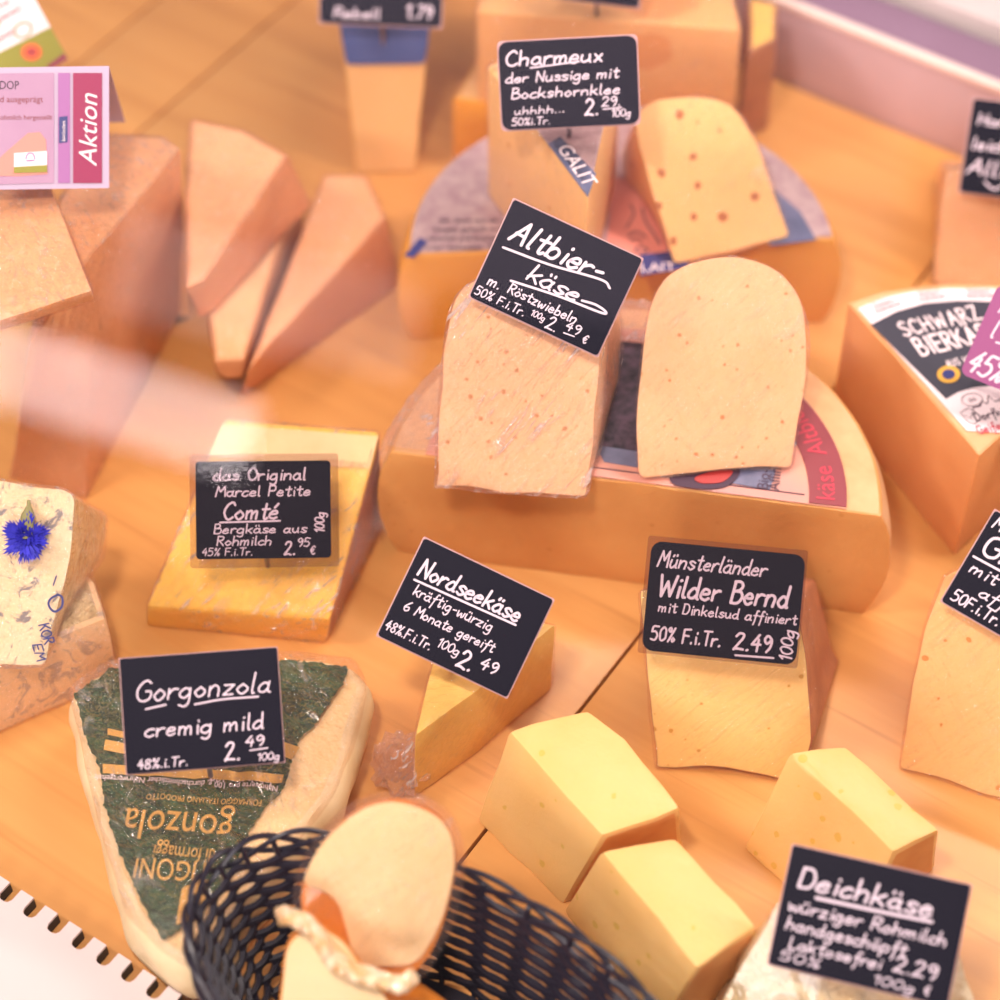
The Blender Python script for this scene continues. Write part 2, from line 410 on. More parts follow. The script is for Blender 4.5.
def film_over(th, A, B, mat, grow=.0012, nlev=2):
    bm, nm = prism(A, B, None, bevel=.003, grow=grow, jit=.0009, seed=5, nlev=nlev); return bm_link('cling_film', bm, mat, th)

def plate(pts, nrm, thick, mat, name, parent, bevel=0):
    """flat thin plate on an outline of world points, thickness along nrm"""
    A = [p for p in pts]; B = [p+nrm*thick for p in pts]
    bm, _ = prism(A, B, None, bevel=bevel); return bm_link(name, bm, mat, parent)

def tube(bm, pts, r, seg=6, closed=False):
    n = len(pts); rings = []
    prev = None
    for i in range(n):
        a = pts[i-1] if (i > 0 or closed) else pts[i]; b = pts[(i+1) % n] if (i < n-1 or closed) else pts[i]
        d = (b-a).normalized()
        if prev is None: x = d.orthogonal().normalized()
        else: x = prev - d*prev.dot(d); x = x.normalized() if x.length > 1e-5 else d.orthogonal().normalized()
        prev = x; y = d.cross(x); rr = r[i] if isinstance(r, (list, tuple)) else r
        rings.append([bm.verts.new(pts[i]+x*math.cos(2*math.pi*k/seg)*rr+y*math.sin(2*math.pi*k/seg)*rr) for k in range(seg)])
    for i in range(n if closed else n-1):
        A = rings[i]; B = rings[(i+1) % n]
        for k in range(seg): bm.faces.new((A[k], A[(k+1) % seg], B[(k+1) % seg], B[k]))
    if not closed:
        bm.faces.new(rings[0][::-1]); bm.faces.new(rings[-1])

# ------------------------------------------------------------------ handwriting
G = {
'a': (5, "4 4,2 5,0 3,0 1,2 0,4 2|4 5,4 1,5 0"), 'b': (5, "0 10,0 0|0 3,2 5,4 4,4 1,2 0,0 1"), 'c': (4, "4 4.5,2 5,0 3,0 1,2 0,4 1"),
'd': (5, "4 4,2 5,0 3,0 1,2 0,4 2|4 10,4 1,5 0"), 'e': (4.5, "0 2.6,3.6 3,3.4 4.6,1.6 5,0 3,0 1,2 0,4 1"), 'f': (3.6, "4 9.4,3 10,2 8.5,1.6 0,1 -4|0 5,3.6 5.4"),
'g': (5, "4 4,2 5,0 3,0 1,2 0,4 2|4 5,4 -2,2.4 -4,0 -3"), 'h': (5, "0 10,0 0|0 3,2 5,4 4,4 0"), 'i': (1.6, "1 5,1 0|1 7.6,1.1 8"), 'j': (3, "3 5,3 -3,1 -4|3 7.6,3 8"),
'k': (4.6, "0 10,0 0|4 5.4,0 2|1.4 3,4.4 0"), 'l': (1.8, "0.4 10,0.3 1,1.4 0"), 'm': (7, "0 5,0 0|0 3,1.8 5,3 4,3 0|3 3,5 5,6 4,6 0"), 'n': (5, "0 5,0 0|0 3,2 5,4 4,4 0"),
'o': (4.6, "2 5,0 3,0 1.6,2 0,4 1.8,4 3.2,2 5"), 'p': (5, "0 5,0 -4|0 3.6,2 5,4 3.6,4 1,2 0,0 1"), 'q': (5, "4 4,2 5,0 3,0 1,2 0,4 2|4 5,4 -4"), 'r': (3.6, "0 5,0 0|0 3,2 5,3.6 4.8"),
's': (4, "4 4.4,2 5.2,0.3 4.2,2 2.6,4 1.4,2 0,0 .8"), 't': (3.8, "2 9,2 1,3 0,4 .8|0 6,4 6.2"), 'u': (5, "0 5,0 1.4,1.6 0,4 2|4 5,4 1,4.6 0"), 'v': (4.4, "!0 5,2 0,4 5"),
'w': (6.4, "0 5,.8 .6,1.6 0,3 4,4.2 0,5.4 1,6 5"), 'x': (4.4, "!0 5,4 0|4 5,0 0"), 'y': (4.6, "0 5,.4 2,2 1,4 3|4 5,4 -2,2 -4,0 -3"), 'z': (4.4, "!0 5,4 5,0 0,4 0"),
'A': (6, "!0 0,3.4 10,5.6 0|1 3.8,5 3.8"), 'B': (5.2, "0 10,0 0|0 10,3 10,4 8,3 6,.6 5.4|.6 5.4,4 5,5 2.6,3.4 .2,0 0"), 'C': (5.4, "5 8.4,3.4 10,1 8.6,0 5,.8 1.4,3 0,5.4 1.4"), 'D': (5.4, "0 10,0 0|0 10,3.6 9.4,5.2 5,3.6 .6,0 0"),
'E': (5, "!5 10,0 10,0 0,5 0|0 5,4 5"), 'F': (4.6, "!5 10,0 10,0 0|0 5.4,4 5.4"), 'G': (6, "5.4 8.6,3.4 10,1 8.6,0 5,.8 1.4,3 0,5.4 1.4,5.6 4.6,3.4 4.6"), 'H': (5.4, "!0 10,0 0|5 10,5 0|0 5,5 5"), 'I': (1.8, "!1 10,1 0"),
'J': (4, "3.4 10,3.4 2,2 0,0 1.4"), 'K': (5.2, "!0 10,0 0|5 10,.2 4.4|1.6 5.6,5.2 0"), 'L': (4.4, "!0 10,0 0,4.4 0"), 'M': (6.8, "!0 0,1 10,3.4 4.4,5.8 10,6.8 0"), 'N': (5.6, "!0 0,.2 10,5 0,5.4 10"),
'O': (6, "3 10,.6 8,0 5,.8 1.6,3 0,5.4 2,6 5,5.2 8.4,3 10"), 'P': (5, "0 10,0 0|0 10,3.6 9.6,4.6 7.4,3.2 5,0 4.8"), 'R': (5.2, "0 10,0 0|0 10,3.6 9.6,4.4 7.6,3 5.4,0 5|1.6 5,5.2 0"), 'S': (5, "5 9,3 10,.6 8.6,1.2 6.2,4 4.4,5 2.2,3 0,0 1"),
'T': (5.8, "!0 10,6 10|3 10,2.8 0"), 'U': (5.4, "0 10,0 2.6,2.6 0,5 2.6,5 10"), 'V': (5.6, "!0 10,2.8 0,5.6 10"), 'W': (8, "!0 10,1.8 0,4 7,6 0,8 10"), 'Z': (5.2, "!0 10,5 10,0 0,5.2 0"),
'0': (4.8, "2.4 10,.4 8,0 5,.6 1.6,2.4 0,4.4 2,4.8 5,4.2 8.4,2.4 10"), '1': (2.6, "!0 7.6,2 10,2 0"), '2': (5, "0 8,1.4 10,3.8 9.4,4 7,2 3.4,0 0|0 .2,2.4 .6,5 0"), '3': (4.6, "0 9.2,2.4 10,4 8,2 5.6|2 5.6,4.4 4,4 1,2 0,0 1"), '4': (4.8, "!3 10,0 4,4.8 4|3.4 7,3.2 0"),
'5': (4.8, "4.4 10,.6 10,.2 6|.2 6,2.8 6.2,4.6 3.4,3 .2,0 .6"), '6': (4.6, "3.6 10,.8 6.4,0 3,1.6 0,4.2 1.6,3.6 4.4,.6 3.8"), '7': (4.6, "!0 10,4.6 10,1.4 0"), '8': (4.6, "2.3 5.4,.4 7.4,2.3 10,4.2 7.6,2.3 5.4,0 2.6,2.3 0,4.6 2.4,2.3 5.4"), '9': (4.6, "4.2 8,2 10,.2 7.6,2 5,4.2 7.4,4 3,2.6 0"),
'.': (1.6, "!.6 0,.9 .5"), ',': (1.6, "!1 .6,.4 -1.6"), '-': (3.6, "!.4 3.6,3 3.8"), ':': (1.6, "!.6 .2,.8 .7|.7 4,.9 4.5"), '%': (5.6, "1.2 10,.2 8.4,1.2 7,2.2 8.4,1.2 10|5 10,.8 0|4.4 3.2,3.4 1.6,4.4 0,5.6 1.6,4.4 3.2"),
'/': (3.4, "!3.4 10,0 0"), '€': (5.4, "5 8.6,3 10,1 7,1 3,3 0,5 1.2|0 6,3.8 6|0 4,3.4 4"), "'": (1.4, "!.6 10,.4 8"), '*': (2, "!1 9,1 8.6"), ' ': (3.4, ""),
}
for base, um in (('a', 'ä'), ('o', 'ö'), ('u', 'ü')): G[um] = (G[base][0], G[base][1]+"|.8 7.4,.9 8.2|3 7.4,3.1 8.2")
G['Ä'] = (6, G['A'][1]+"|1.8 11.6,1.9 12.4|4.6 11.6,4.7 12.4"); G['é'] = (4.5, G['e'][1]+"|1.6 6.6,3.4 9"); G['ß'] = G['B']
def catmull(p, k=5):
    if len(p) < 3: return p
    q = [p[0]*2-p[1]]+p+[p[-1]*2-p[-2]]; out = []
    for i in range(1, len(q)-2):
        a, b, c, d = q[i-1:i+3]
        for j in range(k):
            t = j/k; out.append(.5*((2*b)+(c-a)*t+(2*a-5*b+4*c-d)*t*t+(3*b-a-3*c+d)*t**3))
    out.append(p[-1]); return out
def strokes(text, x, y, cap, width=None, slant=.12, gap=1.5, ang=0, wob=.25, seed=1):
    """handwritten text as centre lines; x, y = start of the baseline, y grows downwards"""
    rnd = random.Random(seed); res = []; cx = 0
    for ch in text:
        adv, s = G.get(ch, G['.'])
        for st in s.split('|'):
            if not st: continue
            sm = not st.startswith('!') and not s.startswith('!')
            pts = [Vector((float(a), float(b))) for a, b in (q.split() for q in st.strip('!').split(','))]
            pts = [Vector((p.x+rnd.uniform(-wob, wob), p.y+rnd.uniform(-wob, wob))) for p in pts]
            if sm: pts = catmull(pts)
            seg = [Vector((cx+p.x+p.y*slant, p.y)) for p in pts]
            if sm: res.append(seg)
            else: res += [seg[i:i+2] for i in range(len(seg)-1)]
        cx += adv+gap
    k = cap/10; kx = (width/max(1, cx-gap)) if width else k
    ca, sa = math.cos(ang), math.sin(ang); out = []
    for st in res:
        o = []
        for p in st:
            u, v = p.x*kx, -p.y*k; o.append(Vector((x+u*ca-v*sa, y+u*sa+v*ca)))
        out.append(o)
    return out
def ribbon(bm, pts2, wid, f0, lift=0):
    """a pen stroke: flat ribbon with round ends; f maps 2D to the card"""
    o0 = f0(Vector((0, 0))); nn = (f0(Vector((0, 1)))-o0).cross(f0(Vector((1, 0)))-o0).normalized()*lift
    f = lambda q: f0(q)+nn
    p = [pts2[0]]
    for q in pts2[1:]:
        if (q-p[-1]).length > 1e-4: p.append(q)
    if len(p) < 2: p = [p[0], p[0]+Vector((wid*.3, 0))]
    h = wid/2; L = []; Rr = []
    for i in range(len(p)):
        a = p[max(0, i-1)]; b = p[min(len(p)-1, i+1)]; d = (b-a).normalized(); n = Vector((-d.y, d.x))
        L.append(p[i]+n*h); Rr.append(p[i]-n*h)
    d0 = (p[1]-p[0]).normalized(); n0 = Vector((-d0.y, d0.x)); d1 = (p[-1]-p[-2]).normalized(); n1 = Vector((-d1.y, d1.x))
    cap0 = [p[0]+(-d0*math.cos(t)+n0*math.sin(t))*h for t in (-.8, 0, .8)]; cap1 = [p[-1]+(d1*math.cos(t)+n1*math.sin(t))*h for t in (.8, 0, -.8)]
    vl = [bm.verts.new(f(q)) for q in L]; vr = [bm.verts.new(f(q)) for q in Rr]
    for i in range(len(p)-1):
        bm.faces.new((vl[i], vl[i+1], vr[i+1], vr[i]))
    c0 = [bm.verts.new(f(q)) for q in cap0]; c1 = [bm.verts.new(f(q)) for q in cap1]
    bm.faces.new([vl[0]]+[vr[0]]+c0[:]) ; bm.faces.new([vr[-1]]+[vl[-1]]+c1[:])
def write_on(parent, name, items, f, mat, pen=2.2):
    """items: (text, x, y, cap, width, opts) or ('line', [(x,y)...], pen)"""
    bm = bmesh.new()
    for k, it in enumerate(items):
        if it[0] == 'line':
            ribbon(bm, catmull([Vector(q) for q in it[1]]) if len(it[1]) > 2 else [Vector(q) for q in it[1]], it[2] if len(it) > 2 else pen, f, k*4e-6); continue
        text, x, y, cap = it[:4]; width = it[4] if len(it) > 4 else None; o = dict(it[5]) if len(it) > 5 else {}
        pw = min(o.pop('pen', pen), cap*.125+.15)
        for j, st in enumerate(strokes(text, x, y, cap*.92, width, seed=k+3, **o)): ribbon(bm, st, pw, f, (k*3+j)*3e-6)
    return bm_link(name, bm, mat, parent)

_f = None
def print_mesh(text, size, shear=0, spacing=1.0):
    cu = bpy.data.curves.new('txt', 'FONT'); cu.body = text; cu.size = size; cu.shear = shear; cu.space_character = spacing; cu.resolution_u = 3
    o = bpy.data.objects.new('txt', cu); COL.objects.link(o)
    dg = bpy.context.evaluated_depsgraph_get(); dg.update()
    me = bpy.data.meshes.new_from_object(o.evaluated_get(dg)); bpy.data.objects.remove(o); bpy.data.curves.remove(cu); return me
def printed(parent, name, items, f, mat):
    """items: (text, x, y, size, width, angle, shear); printed letters laid on a surface"""
    bm = bmesh.new()
    for it in items:
        text, x, y, size, width, ang, shear = (list(it)+[None, 0, 0])[:7] if len(it) < 7 else it
        me = print_mesh(text, size, shear or 0); xs = [v.co.x for v in me.vertices]
        if not xs: continue
        kx = (width/(max(xs)-min(xs))) if width else 1; x0 = min(xs); ca, sa = math.cos(ang or 0), math.sin(ang or 0)
        for v in me.vertices:
            u, vv = (v.co.x-x0)*kx, -v.co.y; v.co = f(Vector((x+u*ca-vv*sa, y+u*sa+vv*ca)))
        bm.from_mesh(me); bpy.data.meshes.remove(me)
    return bm_link(name, bm, mat, parent)

def rrect(w, h, r, seg=5):
    o = []
    for cx, cy, a0 in ((w-r, r, -90), (w-r, h-r, 0), (r, h-r, 90), (r, r, 180)):
        for k in range(seg+1):
            a = R(a0+90*k/seg); o.append(Vector((cx+r*math.cos(a), cy+r*math.sin(a))))
    return o
class Sign:
    """price sign: corners in the photo TL TR BR BL, height of its middle above the boards"""
    def __init__(s, label, corners, zc, writing, card='card', radius=4, pen=2.2, sleeve=None, name='price_sign', cat='price sign', chalk='chalk', group=None, pin=.05, tilt=0, edge=1.5, twist=0, pin_at=.5, P=None):
        TL, TR, BR, BL = [Vector(c) for c in corners]; c = (TL+TR+BR+BL)/4
        P = P or at(c.x, c.y, zc); n = (CAM-P).normalized()
        if tilt or twist:
            n = Matrix.Rotation(twist, 3, 'Z') @ (Matrix.Rotation(tilt, 3, 'X') @ n)
        q = [onplane(v.x, v.y, P, n) for v in (TL, TR, BR, BL)]
        ex = ((q[1]-q[0])+(q[2]-q[3])); ex.normalize(); ey = (q[3]-q[0])+(q[2]-q[1]); ey -= ex*ey.dot(ex); ey.normalize()
        wpx = ((TR-TL).length+(BR-BL).length)/2; hpx = ((BL-TL).length+(BR-TR).length)/2
        W = ((q[1]-q[0]).length+(q[2]-q[3]).length)/2; H = ((q[3]-q[0]).length+(q[2]-q[1]).length)/2
        k = W/wpx; kh = H/hpx; O = P-ex*W/2-ey*H/2
        s.n = n; s.P = P
        f = lambda p, off=0: O+ex*(p.x*k)+ey*(p.y*kh)+n*off
        s.f = f
        base = P+ey*(H*.5)
        th = thing(name, label, cat, base, group); s.th = th
        s.card = plate([f(p, -.0008) for p in rrect(wpx, hpx, radius)], n, .0010, M[card], 'card', th)
        if edge and not sleeve:
            plate([f(p, -.0016) for p in (v-Vector((edge, edge)) for v in rrect(wpx+2*edge, hpx+2*edge, max(1, radius*.6)))], n, .0007, M['card_edge'], 'edge_frame', th)
        if sleeve:
            l, t_, r, b = sleeve
            plate([f(p, .0006) for p in (v-Vector((l, t_)) for v in rrect(wpx+l+r, hpx+t_+b, 3))], n, .0005, M['sleeve'], 'clear_sleeve', th)
            plate([f(p, -.0022) for p in (v-Vector((l, t_)) for v in rrect(wpx+l+r, hpx+t_+b, 3))], n, .0005, M['sleeve'], 'clear_sleeve', th)
        if writing: write_on(th, 'lettering', writing, lambda p: f(p, .0003), M[chalk], pen)
        if pin:
            bm = bmesh.new(); a = f(Vector((wpx*pin_at, hpx*.75)), -.003); tube(bm, [f(Vector((wpx*pin_at, hpx*.3)), -.003), a, a-Z*pin*.8-n*pin*.35], .0012, 6)
            bm_link('holder_pin', bm, M['steel'], th)

# ------------------------------------------------------------------ the counter
def box(u0, u1, v0, v1, z0, z1, bevel=.001):
    A = [UV(u0, v0, z0), UV(u1, v0, z0), UV(u1, v1, z0), UV(u0, v1, z0)]; B = [p+Z*(z1-z0) for p in A]
    bm, _ = prism(A, B, None, bevel=bevel); return bm
BOARDS = [(-.86, -.401, 'leftmost wide beech board of the counter, behind the big hard cheese wedge'),
          (-.399, -.331, 'narrow beech strip between two wide boards at the upper left'),
          (-.329, .1014, 'wide beech board in the middle under most of the cheeses'),
          (.1028, .56, 'beech board on the right under the round beer cheese')]
for u0, u1, lb in BOARDS:
    o = bm_link('display_board', box(u0, u1, -.40, .362, -.018, 0), M['wood']); o['label'] = lb; o['category'] = 'wooden board'; o['group'] = 'beech boards of the counter'
structure('floor', box(-.95, .75, -.52, .9, -.04, -.0185, 0), M['dark_plastic'])
structure('wall_back', box(-.9, .7, .363, .37, -.018, .052), M['riser'])
structure('trim_1', box(-.9, .7, .362, .3685, .052, .056, .001), M['lip'])
structure('trim_2', box(-.9, .7, .3705, .4035, .045, .050), M['shelf_grey'])
structure('trim_3', box(-.9, .7, .404, .4165, .03, .04), M['slot_grey'])
structure('trim_4', box(-.9, .7, .417, .60, -.018, .053, .003), M['white_plastic'])
# sloping front glass
L = .92
A = [PANE_P+U*-.75, PANE_P+U*.75, PANE_P+U*.75+PANE_UP*L, PANE_P+U*-.75+PANE_UP*L]
bm, _ = prism(A, [p+PANE_N*.005 for p in A], None, bevel=0); structure('window_1', bm, M['glass'])
# toothed air grille at the front
def grille():
    v1 = -.3045; pitch = .0137; n = 26
    uoff = -.0585
    pts = []
    k0 = -12
    for k in range(k0, k0+n):
        a = uoff+k*pitch
        tw = .0070; nd = .0085
        pts += [(a, v1), (a+tw, v1), (a+tw, v1-nd*.72), (a+tw+.0009, v1-nd*.93), (a+tw+.0024, v1-nd), (a+pitch-.0024, v1-nd), (a+pitch-.0009, v1-nd*.93), (a+pitch, v1-nd*.72)]
    last = pts[-1][0]; first = pts[0][0]
    pts += [(last, -.455), (first, -.455)]
    def ring(z, deep=0): return [UV(u, v-(deep if -.4 < v < v1-.001 else 0), z) for u, v in pts]
    th = thing('air_grille', 'white toothed air grille plate at the lower left front edge', 'grille', UV(0, -.38, 0))
    bm, _ = prism(ring(.0005, .005), ring(.0068, .005), None, bevel=0); bm_link('grille_body', bm, M['dark_plastic'], th, sharp=20)
    bm, _ = prism(ring(.0069), ring(.0082), None, bevel=0); bm_link('top_plate', bm, M['white_plastic'], th, sharp=20)
grille()

# ------------------------------------------------------------------ half wheels
def half_wheel(name, label, cat, pl, pr, z0, z1, cut, rind, bulge, group=None):
    a = at(*pl, (z0+z1)/2); b = at(*pr, (z0+z1)/2); a.z = b.z = 0
    c = (a+b)/2; r = (b-a).length/2; s = (b-a).normalized(); q = Vector((-s.y, s.x, 0))
    if q.y < 0: q = -q
    ri = r-bulge; pts = []; roles = []; flags = []; dirs = []
    for k in range(30):
        t = -1+2*k/30; pts.append(c+s*ri*t); roles.append('cut'); flags.append(1 if k == 0 else 0); dirs.append(-s if k == 0 else -q)
    for k in range(56):
        an = math.pi*k/56; d = s*math.cos(an)+q*math.sin(an); pts.append(c+d*ri); roles.append('rind'); flags.append(1); dirs.append(d)
    th = thing(name, label, cat, c+Z*z0, group)
    prof = lambda t: bulge*math.sin(math.pi*(.06+.88*t))**.55
    bm, nm = prism([p+Z*z0 for p in pts], [p+Z*z1 for p in pts], roles, 'rind', 'rind', prof, flags, 10, .0012, .0007, 3, 0, dirs)
    parts = split_parts(th, bm, nm, {'cut': ('cut_face', cut), 'rind': ('rind', rind)})
    return th, c, s, q, r, parts
def half_disc(c, s, q, r, z, off=.001, a0=0, a1=180, n=40):
    return [c+s*r*math.cos(R(a0+(a1-a0)*k/n))+q*(off+r*math.sin(R(a0+(a1-a0)*k/n)))+Z*z for k in range(n+1)]
def px_plate(pts, z, thick, mat, name, parent):
    o, _ = rounded(pts, None, None); return plate([at(p.x, p.y, z) for p in o], Z, thick, mat, name, parent)

zA = .074
tA, cA, sA, qA, rA, _ = half_wheel('cheese_half_wheel', 'large half wheel in the centre with a picture label and two upright pieces on top', 'cheese', (377, 501), (889, 569), 0, zA, M['wheel_cut'], M['rind'], .014)
lab = plate(half_disc(cA, sA, qA, rA*.80, zA+.0004), Z, .0005, M['peach_print'], 'wheel_label', tA)
z = zA+.0011
px_plate([(560, 440), (606, 340, 6), (650, 344, 6), (664, 400, 8), (650, 440, 8), (640, 452)], z, .0003, M['herb_print'], 'herb_picture', lab)
px_plate([(592, 438), (640, 448, 6), (706, 470, 10), (770, 420), (800, 440), (776, 470), (770, 490), (604, 462)], z-.0001, .0003, M['steel_print'], 'table_picture', lab)
px_plate([(668, 476, 14), (690, 470, 20), (736, 462, 20), (742, 474, 12), (728, 488, 18), (700, 490, 16), (672, 485, 10)], z+.0003, .0003, M['ink'], 'bowl_picture', lab)
px_plate([(692, 478, 8), (716, 470, 10), (736, 470, 8), (724, 483, 8), (700, 484, 8)], z+.0007, .0003, M['red_print'], 'bowl_filling', lab)
band = []
def polar(px, py): 
    p = at(px, py, z); d = p-cA; d.z = 0; return d.length, math.degrees(math.atan2(d.dot(qA), d.dot(sA)))
an0, an1 = 1.0, 48
band = [cA+(sA*math.cos(R(a))+qA*math.sin(R(a)))*rA*.80+Z*(z) for a in [an0+(an1-an0)*k/14 for k in range(15)]] + [cA+(sA*math.cos(R(a))+qA*math.sin(R(a)))*rA*.66+Z*(z) for a in [an1-(an1-an0)*k/14 for k in range(15)]]
plate(band, Z, .0004, M['maroon'], 'label_band', lab)
def arc_f(r0):
    return lambda p: cA+(sA*math.cos(p.x)+qA*math.sin(p.x))*(r0-p.y)+Z*(z+.0006)
# letters along the band, read from the front edge upwards
printed(lab, 'band_lettering', [('käse  Altbierkäse', 0, 0, .0125, None, 0, 0)], lambda p: cA+(sA*math.cos(.05+p.x/(rA*.76))+qA*math.sin(.05+p.x/(rA*.76)))*(rA*.755+p.y)+Z*(z+.0006), M['red_ink'])
exl = (at(772, 420, z)-at(764, 494, z)).normalized(); eyl = Vector((exl.y, -exl.x, 0))
o1 = at(768, 489, z+.0005); o2 = at(779, 491, z+.0005)
printed(lab, 'label_lettering', [('Bio-Schnittkäse', 0, 0, .0075, None)], lambda p: o1+exl*p.x+eyl*p.y, M['ink'])
printed(lab, 'label_lettering', [('Affiniert mit', 0, 0, .0075, None)], lambda p: o2+exl*p.x+eyl*p.y, M['ink'])
bm = bmesh.new(); tube(bm, [cA-sA*rA*.62+qA*.006+Z*(z), cA+sA*rA*.64+qA*.006+Z*z], .0003, 4); bm_link('label_line', bm, M['ink'], lab)
# film around the left end of the wheel
arc = [180-95*k/72 for k in range(73)]
rim = [cA+(sA*math.cos(R(a))+qA*math.sin(R(a)))*(rA+.002) for a in arc]; inn = [cA+(sA*math.cos(R(a))+qA*math.sin(R(a)))*rA*.6 for a in arc]
bm = bmesh.new(); rows = []
for k, (fr, zz) in enumerate(((.985, .004), (1.006, .02), (1.008, .045), (.985, .066), (.935, .0775), (.85, .0785), (.70, .0785))):
    rows.append([bm.verts.new(cA+(sA*math.cos(R(a))+qA*math.sin(R(a)))*rA*(fr+.016*abs(noise.noise(Vector((a*.35, k*.7, 0))))+.012*noise.noise(Vector((a*.11, k*.9, 2)))+.006)+Z*(zz+.0035*abs(noise.noise(Vector((a*.3, k*.8, 4)))))) for a in arc])
for k in range(6):
    for i in range(72): bm.faces.new((rows[k][i], rows[k][i+1], rows[k+1][i+1], rows[k+1][i]))
bm_link('cling_film', bm, M['film_heavy'], tA)

zB = .062
tB, cB, sB, qB, rB, _ = half_wheel('cheese_half_wheel', 'dark yellow half wheel behind, with a printed silver and pink label', 'cheese', (397, 299), (841, 281), 0, zB, M['wheel_cut2'], M['rind_yellow'], .012)
lab = plate(half_disc(cB, sB, qB, rB*.93, zB+.0004), Z, .0005, M['silver_print'], 'wheel_label', tB)
z = zB+.0011
px_plate([(612, 178), (640, 178, 6), (676, 262), (640, 266), (606, 262)], z, .0003, M['rose_print'], 'pink_picture', lab)
px_plate([(640, 255), (684, 250), (690, 268), (640, 276)], z+.0004, .0003, M['navy'], 'label_band', lab)
px_plate([(752, 190), (774, 190), (800, 212), (816, 240), (770, 246)], z, .0003, M['steel_print'], 'label_band', lab)
write_on(lab, 'face_drawing', [('line', [(0, 8), (6, 4), (12, 5), (18, 9)], 1.6), ('line', [(2, 13), (8, 10), (14, 13)], 1.3), ('line', [(6, 22), (12, 19), (20, 22), (13, 25), (6, 22)], 1.6), ('line', [(-2, 0), (6, -14), (2, -24)], 1.4), ('line', [(14, -20), (18, -6), (26, 6), (32, 16)], 1.6)], lambda p: at(628+p.x, 228+p.y, z+.0006), M['ink'], 1.5)
printed(lab, 'lettering', [('LAIT', 0, 0, .009, None)], lambda p: at(642, 272, z+.0009)+sB*p.x-qB*p.y, M['white_print'])
write_on(lab, 'small_print', [('der feine aus der', 0, 0, 5, 60), ('bergen gereift mit', -6, 9, 5, 66), ('heumilch und kräutern', -12, 18, 5, 74), ('natur belassen 50%', -18, 27, 5, 80)], lambda p: at(440+p.x, 222+p.y, z), M['ink'], .8)
px_plate([(404, 256), (420, 238), (428, 242), (414, 258)], z, .0003, M['navy'], 'label_corner', lab)

# ------------------------------------------------------------------ pieces standing on the large half wheel
sl = Slab([(436, 487), (441, 400, 30), (447, 325, 30), (462, 285, 26), (510, 268, 20), (596, 272, 10), (603, 305, 12), (596, 420, 30), (586, 497, 6), (540, 494, 20), (500, 494, 20), (462, 486, 16)],
          (436, 487), (588, 497), zA+.003, R(34), .075, (.85, .72), ['side']*12, shift=.014)
th = thing('cheese_piece', 'film wrapped pale piece standing on the half wheel behind the slanted middle sign', 'cheese', sl.mid)
sl.body(th, M['altbier'], M['altbier'], jit=.0014)
sl.film(th, M['film2'])
Sign('slanted dark price sign reading Altbierkäse on top of the film wrapped piece', [(515, 196), (645, 253), (597, 352), (471, 290)], .2,
     [('Altbier-', 12, 38, 24, 98, {'pen': 3.2, 'slant': .25}), ('line', [(10, 48), (60, 44), (112, 36), (124, 40)], 2.4), ('käse', 44, 67, 19, 54, {'pen': 2.8, 'slant': .25}), ('line', [(31, 75), (80, 69), (126, 66), (130, 63), (118, 61), (104, 63)], 2.4),
      ('m.', 11, 88, 12, 12), ('Röstzwiebeln', 33, 87, 11, 74), ('50% F.i.Tr.', 3, 102, 9.5, 54, {'pen': 1.8}), ('100g', 63, 98, 7, 15, {'pen': 1}), ('2.', 82, 103, 14, None, {'pen': 1.7}), ('49', 100, 96, 10, 15, {'pen': 1.6}), ('line', [(101, 100), (112, 99)], 1.4), ('€', 121, 101, 9)],
     P=sl.p(557, 273, .012), radius=3, pin_at=.5)
sl = Slab([(639, 478, 10), (637, 430, 30), (642, 350, 40), (655, 285, 34), (696, 258, 30), (740, 256, 30), (780, 270, 30), (804, 305, 24), (809, 360, 30), (800, 410, 20), (790, 467, 5), (756, 466, 16), (716, 468, 14), (676, 475, 12)],
          (645, 478), (790, 467), zA+.003, R(36), .06, (.92, .76), ['side']*14, shift=.012)
th = thing('cheese_piece', 'arched orange-pale piece with tiny specks standing beside the Altbierkäse sign', 'cheese', sl.mid)
sl.body(th, M['altbier'], M['rind'], jit=.001)
sl.film(th, M['film_soft'])

# ------------------------------------------------------------------ pieces on the rear half wheel
zc = zB+.0025
T = [(588, 199), (487, 66), (545, 40), (622, 56), (604, 122)]; ht = zc+.085
top = [at(x, y, ht) for x, y in T]; bot = [Vector((p.x, p.y, zc)) for p in top]
th = thing('cheese_wedge', 'tan wedge with a grey lettered paper corner under the Charmeux sign', 'cheese', bot[0])
bm, nm = prism(bot, top, ['cut', 'rind', 'rind', 'cut', 'cut'], bevel=.002, nlev=2)
parts = split_parts(th, bm, nm, {'cut': ('cut_face', M['gr']), '*': ('rind', M['rind'])})
lab = px_plate([(588, 198), (534, 126), (500, 82), (612, 74), (604, 124)], ht+.0004, .0004, M['silver_print'], 'paper_label', th)
px_plate([(588, 197), (548, 144), (560, 137), (596, 174)], ht+.0009, .0003, M['steel_print'], 'label_band', lab)
exl = (at(588, 197, ht)-at(545, 138, ht)).normalized(); eyl = Vector((exl.y, -exl.x, 0)); o1 = at(551, 150, ht+.0014)
printed(lab, 'lettering', [('GALIT', 0, 0, .0105, .030)], lambda p: o1+exl*(p.x+.000)+eyl*(p.y-.003), M['white_print'])
film_over(th, bot, top, M['film_soft'])
